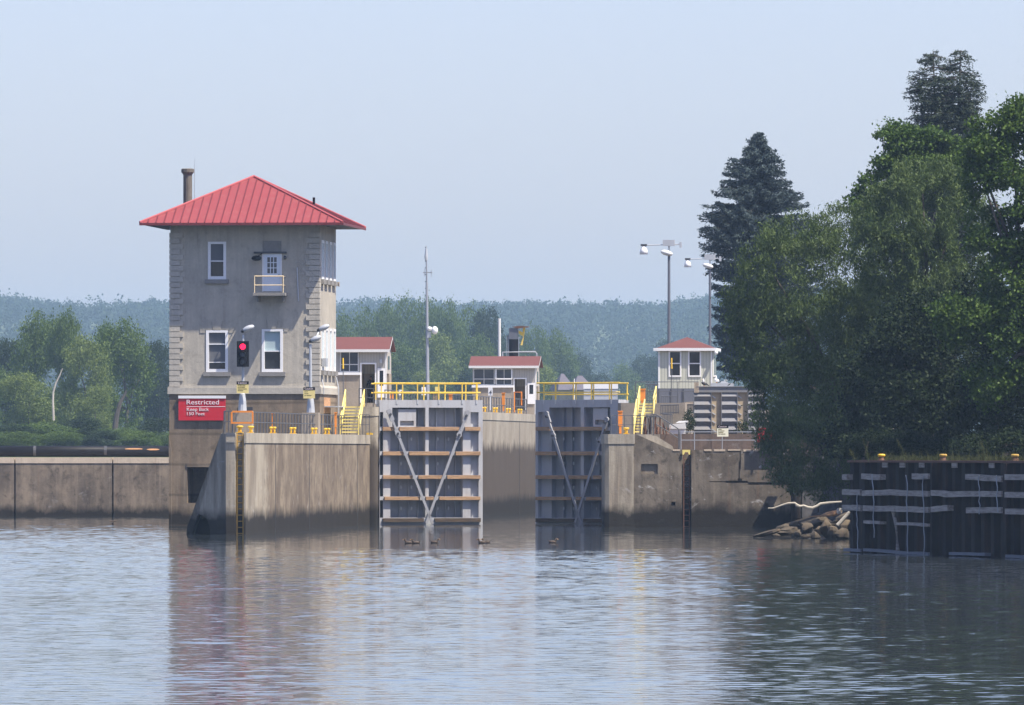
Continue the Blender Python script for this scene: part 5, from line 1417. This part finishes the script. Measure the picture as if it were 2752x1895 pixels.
# trees and undergrowth filling the bank behind the dock
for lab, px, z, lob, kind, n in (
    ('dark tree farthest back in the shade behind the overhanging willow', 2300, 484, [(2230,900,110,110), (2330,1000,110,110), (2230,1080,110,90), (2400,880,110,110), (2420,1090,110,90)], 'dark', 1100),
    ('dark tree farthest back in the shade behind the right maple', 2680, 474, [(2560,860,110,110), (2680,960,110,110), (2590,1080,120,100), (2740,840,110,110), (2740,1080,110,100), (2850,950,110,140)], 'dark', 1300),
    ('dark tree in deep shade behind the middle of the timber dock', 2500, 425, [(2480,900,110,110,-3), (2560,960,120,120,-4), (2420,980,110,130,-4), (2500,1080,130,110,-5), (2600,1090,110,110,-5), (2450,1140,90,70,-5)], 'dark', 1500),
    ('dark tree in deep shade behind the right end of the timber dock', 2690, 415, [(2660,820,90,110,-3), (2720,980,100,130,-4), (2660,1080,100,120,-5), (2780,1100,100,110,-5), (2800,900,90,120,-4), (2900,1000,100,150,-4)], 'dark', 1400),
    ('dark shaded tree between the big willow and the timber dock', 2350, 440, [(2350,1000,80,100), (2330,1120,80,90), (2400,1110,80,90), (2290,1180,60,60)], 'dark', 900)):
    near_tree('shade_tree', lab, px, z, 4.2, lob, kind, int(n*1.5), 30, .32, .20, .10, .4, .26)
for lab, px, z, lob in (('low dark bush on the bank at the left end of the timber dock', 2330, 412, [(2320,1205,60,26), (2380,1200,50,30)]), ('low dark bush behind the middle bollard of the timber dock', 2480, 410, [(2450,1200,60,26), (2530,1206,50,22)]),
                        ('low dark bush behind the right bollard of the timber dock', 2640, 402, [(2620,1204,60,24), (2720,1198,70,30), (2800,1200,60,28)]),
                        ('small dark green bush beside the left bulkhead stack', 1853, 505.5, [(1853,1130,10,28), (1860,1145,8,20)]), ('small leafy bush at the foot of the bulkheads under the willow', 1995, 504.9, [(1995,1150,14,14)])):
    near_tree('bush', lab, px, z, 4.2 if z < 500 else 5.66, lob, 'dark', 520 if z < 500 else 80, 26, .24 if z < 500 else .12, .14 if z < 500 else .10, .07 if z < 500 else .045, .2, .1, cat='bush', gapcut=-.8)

# grass and weeds on the dock edge
n = 5200; u = rng.uniform(.2, 30, n); v = .6 + np.abs(rng.normal(0, 1.6, n)); hgt = rng.uniform(.08, .34, n)*np.where(rng.random(n) < .12, 2.0, 1)
P = np.stack([fk.loc[0]+u*c-v*s, fk.loc[1]+u*s+v*c, TOPW-.03+hgt*.45], 1); d = rng.normal(size=(n,3))*.35; d[:,2] += 1
tag(leafmesh('dock_grass', P, d, hgt, .022, LF['grass']), 'pale weedy grass along the top of the timber dock', 'grass', None, 'stuff')
def weed(label, px, z, hgt, lean):
    fx = Fr(px, z, TOPW-.05, 0.0); o = thing('weed', label, 'weed', fx, 'tall weeds on the dock edge')
    MB().tube([(0,0,0),(lean*.3,0,hgt*.6),(lean,0,hgt)], [.014,.01,.005], 5).build('stem', M['grassland'], o)
    k = 60; t = rng.uniform(.2, 1, k); Pp = np.stack([lean*t**1.6 + rng.normal(0,.09,k)*(1.15-t), rng.normal(0,.08,k), hgt*t + .03], 1); dd = rng.normal(size=(k,3)); dd[:,2] += .8
    leafmesh('leaves', Pp, dd, .17, .03, LF['grass'], o)
weed('tall branched weed leaning left beside the left dock bollard', 2334, 371, 1.0, -.25)
weed('tall pale weed between the left and middle dock bollards', 2432, 366, .95, -.35)
weed('small weed at the left corner of the timber dock', 2296, 373, .5, -.2)
weed('feathery weed near the right dock bollard', 2650, 356, .9, -.25)

# conifers
def conifer(name, label, px, z, w0, prof, kind, tiers, per_tier, tuft, sig, droop, trunks=None, L=.24, Wd=.07, gap=0.0, w_top=None):
    """prof: list of (row, left col, right col) outline of the crown"""
    fr = Fr(px, z, w0, 0.0); o = thing(name, label, 'tree', fr)
    rows = np.array([fr.W(p[0]) for p in prof])[::-1]; lf = np.array([fr.U(p[1]) for p in prof])[::-1]; rt = np.array([fr.U(p[2]) for p in prof])[::-1]
    C, Dn, LL = [], [], []
    m = MB()
    stems = trunks or [(px, prof[0][0])]
    for (sx, sy) in stems: m.tube([(0,0,-.3),(fr.U(sx)*.5,0,fr.W(sy)*.5),(fr.U(sx),0,fr.W(sy)-.1)], [.34,.2,.03], 7)
    w0_, w1_ = rows[0], rows[-1]
    for i in range(tiers):
        w = w0_ + (w1_-w0_)*(i + rng.random()*.8)/tiers
        a, b = np.interp(w, rows, lf), np.interp(w, rows, rt)
        for (sx, sy) in stems:
            if w > fr.W(sy)-.05: continue
            cx_ = fr.U(sx)*min(1, w/fr.W(sy))
            for k in range(per_tier):
                w = w0_ + (w1_-w0_)*min(.995, max(0, (i + rng.normal(.4, .95))/tiers))
                if w > fr.W(sy)-.05: continue
                a, b = np.interp(w, rows, lf), np.interp(w, rows, rt)
                az = rng.uniform(0, 2*np.pi); ca, sa = np.cos(az), np.sin(az)
                lim = (b-cx_) if ca > 0 else (cx_-a)
                rad = max(.25, (lim*ca*ca + (b-a)/2*sa*sa))*rng.uniform(*((.55, 1.12) if trunks else (.72, 1.10)))
                if trunks: rad = min(rad, .5 + .95*(fr.W(sy)-w))
                drp = droop*rng.uniform(.1, 1.7)
                if rng.random() < gap: continue
                pts = []
                nb = max(3, int(rad/.26))
                for q in range(nb):
                    t = (q+.6)/nb
                    zz = w - drp*rad*t + .85*drp*rad*t*t
                    pts.append((cx_ + ca*rad*t, sa*rad*t, zz))
                    kk = int(tuft*(1.0 if t > .3 else .45))
                    pp = np.array(pts[-1]) + rng.normal(size=(kk,3))*np.array([sig, sig, sig*.55])*(1.15-.5*t)
                    pp[:,2] -= np.abs(rng.normal(0, .1, kk))
                    C.append(pp); dd = rng.normal(size=(kk,3))*.6 + np.array([ca, sa, -.25]); Dn.append(dd)
                if rng.random() < .5: m.tube([(cx_,0,w), pts[len(pts)//2], pts[-1]], [.05,.035,.012], 4)
    C = np.concatenate(C); Dn = np.concatenate(Dn)
    leafmesh('crown', C, Dn, L*rng.uniform(.7,1.3,len(C)), Wd*rng.uniform(.7,1.4,len(C)), LF[kind], o)
    m.build('trunk', M['bark'], o)
    return o
conifer('spruce_tree', 'blue green spruce with tiered branches behind the lamp masts', 2040, 660, 5.6,
        [(356,2022,2042),(385,2000,2064),(410,1992,2096),(426,1946,2102),(470,1948,2108),(488,1926,2134),(523,1910,2164),(586,1876,2205),(640,1890,2215),(700,1894,2215),(760,1900,2200),(840,1908,2195),(920,1915,2190),(985,1925,2160),(1005,1960,2120)],
        'spruce', 54, 17, 20, .165, .42, L=.25, Wd=.085)
conifer('fir_tree', 'tall dark double topped conifer above the maples', 2540, 540, 5.0,
        [(134,2470,2620),(180,2448,2628),(220,2446,2640),(260,2440,2632),(300,2436,2622),(330,2416,2630),(370,2430,2600),(430,2440,2600),(520,2440,2610),(700,2430,2620)],
        'fir', 54, 10, 12, .13, .25, trunks=[(2508, 134), (2582, 134), (2470, 190), (2612, 200), (2545, 230)], L=.22, Wd=.055, gap=.42)

# ------------------------------------------------------------------ far trees
def far_proto(seed, kind, hgt, wid, n_cl, per, leafL, shape='round'):
    rs = random.Random(seed); lobes = []
    nl = rs.randint(9, 13)
    for k in range(nl):
        t = rs.random(); a = rs.uniform(0, 6.28)
        rad = wid/2*(.62 if shape == 'round' else .5)*(1-.55*abs(t-.35))
        z_ = hgt*(.28 + .6*t); r_ = wid*rs.uniform(.16, .27)
        lobes.append((rad*math.cos(a), rad*math.sin(a), z_, r_, r_, r_*rs.uniform(.75, 1.1)))
    lobes.append((0, 0, hgt*.86, wid*.2, wid*.2, hgt*.13)); lobes.append((0, 0, hgt*.3, wid*.34, wid*.34, hgt*.2))
    P, out = lobes_points(lobes, n_cl, per, wid*.045, .75)
    dd = rng.normal(size=(len(P),3)); sc_ = rng.uniform(.6, 1.4, len(P))
    root = bpy.data.objects.new('broadleaf_tree', None); COL.objects.link(root)
    leafmesh('crown', P, dd, leafL*sc_, leafL*.7*sc_, LF[kind], root)
    limbs(root, (0,0,-.4), lobes, wid*.035, M['bark'], 6, seed, .4)
    return root
PR = {}
for kd in ('cotton', 'pale', 'dark'):
    PR[kd] = [far_proto(31+k*7+len(kd), kd if kd != 'dark' else 'hill', 16.0, 11.0, 900, 24, .32) for k in range(3 if kd == 'cotton' else 2)]
used = set()
def far_tree(px, top, wpx, z, kind, label, group, seed):
    rs = random.Random(seed); src = rs.choice(PR[kind])
    if id(src) in used: t = copy_tree(src)
    else: t = src; used.add(id(src))
    base = float(hill((px-CX)*z/F, z)); sc_ = z/F
    hh = max(2.0, H + (HY-top)*sc_ - base)
    t.location = ((px-CX)*sc_, z, base); t.scale = (wpx*sc_/11.0*1.05, wpx*sc_/11.0*1.05, hh/16.0); t.rotation_euler = (0, 0, rs.uniform(0, 6.28))
    tag(t, label, 'tree', group); return t
GL = 'bank trees left of the tower'
LT = [(25,905,120,1010,'dark','bluish dark tree at the far left edge of the picture'), (105,838,150,985,'cotton','tall tree with two pointed tops, second from the left edge'), (70,1000,150,900,'pale','low pale leaning tree at the left, before the tall ones'),
      (178,832,95,975,'cotton','narrow tall tree with a tuft at its top left of the white trunk'), (225,900,150,930,'pale','pale yellowish tree with an open crown beside the white trunk'), (330,860,170,950,'cotton','rounded bright green tree with a thick dark trunk nearest the tower'),
      (290,868,80,990,'cotton','slim tree top peeping between the pale tree and the rounded tree'), (430,910,110,1080,'dark','hazy dark tree partly hidden by the tower\'s left edge'), (390,960,100,1100,'dark','low bluish tree in the gap beside the tower'),
      (-40,960,140,960,'cotton','tree cut off by the left edge of the picture'), (255,1040,110,905,'pale','lower pale tree just right of the white trunk')]
for i, (px, tp, wp, z, kd, lab) in enumerate(LT): far_tree(px, tp, wp, z*1.22, kd, lab, GL, 100+i)
GM = 'hazy trees behind the lock'
MT = [(925,838,110,1290,'cotton','hazy tree just right of the tower above the red booth roof'), (985,822,110,1330,'cotton','hazy tree second to the right of the tower'), (1040,806,110,1360,'cotton','hazy tree left of the radio mast, rising to a point'),
      (1090,792,120,1380,'cotton','tallest hazy tree just left of the radio mast'), (1150,800,110,1350,'cotton','hazy tree directly behind the radio mast'), (1205,806,110,1330,'cotton','hazy tree just right of the radio mast top'),
      (1262,816,115,1340,'cotton','hazy tree above the left end of the far booth'), (1318,818,100,1300,'dark','dark hazy tree ending the tall clump behind the white pole'), (955,930,130,1180,'cotton','lower rounded tree behind the left booth roof'),
      (1070,920,150,1160,'cotton','lower rounded tree left of the mast behind the yellow handrail'), (1185,900,140,1150,'pale','paler lower tree right of the radio mast'), (1285,900,120,1170,'cotton','lower tree behind the left end of the far booth roof'),
      (1130,1000,120,1090,'pale','small rounded pale tree at the foot of the radio mast'), (1010,1010,130,1120,'dark','dark low tree between the left booth and the mast'), (1250,1000,110,1090,'dark','dark low tree left of the far booth windows'),
      (1390,890,120,1450,'dark','bluish tree behind the hoist machine'), (1440,872,110,1420,'cotton','hazy tree right of the hoist machine'), (1495,885,120,1440,'cotton','rounded hazy tree right of the far booth'),
      (1465,985,120,1130,'pale','light green low tree at the far booth\'s right wall'), (1545,960,110,1700,'dark','blue hazy tree behind the grey roofed house'), (1615,1000,110,1500,'dark','dark blue tree right of the grey roofed house'),
      (1670,975,110,1650,'cotton','hazy low tree above the right gate handrail'), (1730,950,130,1700,'dark','hazy dark tree left of the pale green booth'), (1790,925,120,1750,'dark','hazy tree behind the taller lamp mast foot'), (1720,1035,110,1300,'pale','light green bush like tree behind the right yellow handrail'),
      (1870,980,120,1500,'dark','bluish tree behind the pale green booth roof')]
for i, (px, tp, wp, z, kd, lab) in enumerate(MT): far_tree(px, tp, wp, z*1.5, kd, lab, GM, 200+i)
# low shrubs along the left bank
for i, (px, tp, wp, z, kd, lab) in enumerate([(330,1150,120,880,'cotton','rounded green shrub at the bank below the thick dark trunk'), (110,1135,160,885,'cotton','broad green shrub on the bank at the far left'), (210,1125,130,890,'dark','dark shrub on the bank below the white trunk'), (20,1140,120,880,'dark','dark shrub at the left edge on the bank'), (420,1120,110,900,'dark','dark shrub on the bank beside the tower'),
   (55,1160,90,872,'cotton','low green shrub at the far left bank foot'), (160,1168,100,870,'cotton','low green shrub under the white trunk'), (270,1160,100,873,'dark','low dark shrub between the white trunk and the thick trunk'), (375,1165,100,871,'cotton','low green shrub near the tower at the bank foot'), (455,1160,80,875,'cotton','low green shrub touching the tower\'s left edge'), (-20,1165,100,872,'cotton','low green shrub cut by the left picture edge')]):
    t = far_tree(px, tp, wp, z*1.12, kd, lab, 'shrubs on the left bank', 300+i); t['category'] = 'shrub'; t.name = 'shrub'; k_ = t.scale.z; t.scale.z *= 1.45; t.location.z -= 16*.45*k_; t.scale.x *= 1.25; t.scale.y *= 1.25
log('dead_trunk', 'bare white dead trunk among the trees left of the tower', [(144,1130,1085),(142,1080,1085),(143,1055,1085),(150,1030,1085),(160,1010,1085),(168,990,1085)], [.17,.16,.14,.12,.10,.06], M['bark_w'], 'tree trunk')
log('trunk', 'thick dark leaning trunk under the rounded tree beside the tower', [(308,1160,1080),(313,1120,1080),(322,1085,1080),(340,1050,1080)], [.42,.36,.28,.12], M['bark'], 'tree trunk')
# roofs of a house beyond
fx = Fr(1500, 1600, float(hill(9, 1600)), .2); U, W = fx.U, fx.W
o = thing('house', 'distant low house with a grey purple hipped roof behind the right gate handrail', 'house', fx)
def hip(m, u0, u1, v0, v1, w0, w1, r):
    vm = (v0+v1)/2
    m.add([(u0,v0,w0),(u1,v0,w0),(u1,v1,w0),(u0,v1,w0),(u0+r,vm,w1),(u1-r,vm,w1)], [(0,1,5,4),(1,2,5),(2,3,4,5),(3,0,4),(3,2,1,0)])
m = MB().box(.3, U(1585), .4, 7.5, 0, W(1046)); m.build('wall', M['plinth'], o)
m = MB(); hip(m, -.2, U(1548), -.5, 8.4, W(1048), W(1004), 1.6); hip(m, U(1535), U(1598), -1.4, 7, W(1048), W(1009), 1.9)
m.build('roof', M['slate'], o)
MB().box(U(1540), U(1542), -1, -.9, 0, W(1018)).build('vent_pipe', M['white'], o)
fx = Fr(1569, 640, float(5.6), 0.0); U, W = fx.U, fx.W
for lab, a, b_ in (('narrow white cabinet behind the right gate handrail', 1569, 1588), ('wide white cabinet with grey lower half behind the right gate handrail', 1594, 1660)):
    fx = Fr(a, 640, 5.6, 0.0); U, W = fx.U, fx.W
    o = thing('cabinet', lab, 'cabinet', fx, 'white cabinets beyond the right gate')
    MB().box(0, U(b_), 0, 1, 0, W(1045)).build('body', M['galv'], o); MB().box(-.03, U(b_)+.03, -.04, 1.04, W(1045), W(1032)).build('top', M['white'], o)
    MB().box(.0, U(b_), -.03, -.0, W(1062), W(1056)).build('band', M['white'], o)

# wooded hills in the far haze: one mass
def hill_wood():
    n = 10500
    y = 3400 + 2700*rng.random(n)**.8; x = rng.uniform(-.085, .135, n)*y
    keep = rng.random(n) < np.where(x > .06*y, .6, 1); x, y = x[keep], y[keep]; n = len(x)
    # a second row tight along the ridge line
    x2 = rng.uniform(-500, 780, 950); y2 = YR + rng.uniform(-80, 40, 950)
    x = np.concatenate([x, x2]); y = np.concatenate([y, y2]); n = len(x)
    z = hill(x, y); hh = rng.uniform(8, 14.5, n)*np.where(rng.random(n) < .08, 1.25, 1); w_ = rng.uniform(7, 12, n)
    per = 46
    d = sphere(n*per); r = rng.uniform(.55, 1.05, n*per)
    P = np.repeat(np.stack([x, y, z + hh*.58], 1), per, 0) + d*r[:,None]*np.repeat(np.stack([w_/2, w_/2, hh*.45], 1), per, 0)
    lump = rng.normal(size=(n*per,3))*.7
    dd = rng.normal(size=(n*per,3))
    return leafmesh('hill_wood', P+lump, dd, rng.uniform(1.3, 2.8, n*per), rng.uniform(1.0, 2.0, n*per), LF['hill'])
tag(hill_wood(), 'blue hazy wooded hills along the horizon', 'wood', None, 'stuff')

# ------------------------------------------------------------------ haze
hz = MB().box(-3200, 3200, -120, 9000, -3.0, 165).build('haze', [])
hm = bpy.data.materials.new('haze'); hm.use_nodes = True; nt = hm.node_tree; nt.nodes.clear()
out = nt.nodes.new('ShaderNodeOutputMaterial'); pv = nt.nodes.new('ShaderNodeVolumePrincipled')
pv.inputs['Color'].default_value = (.52, .74, 1.0, 1); pv.inputs['Density'].default_value = HAZE; pv.inputs['Anisotropy'].default_value = .1
nt.links.new(pv.outputs[0], out.inputs['Volume']); hz.data.materials.append(hm)
tag(hz, kind='stuff')
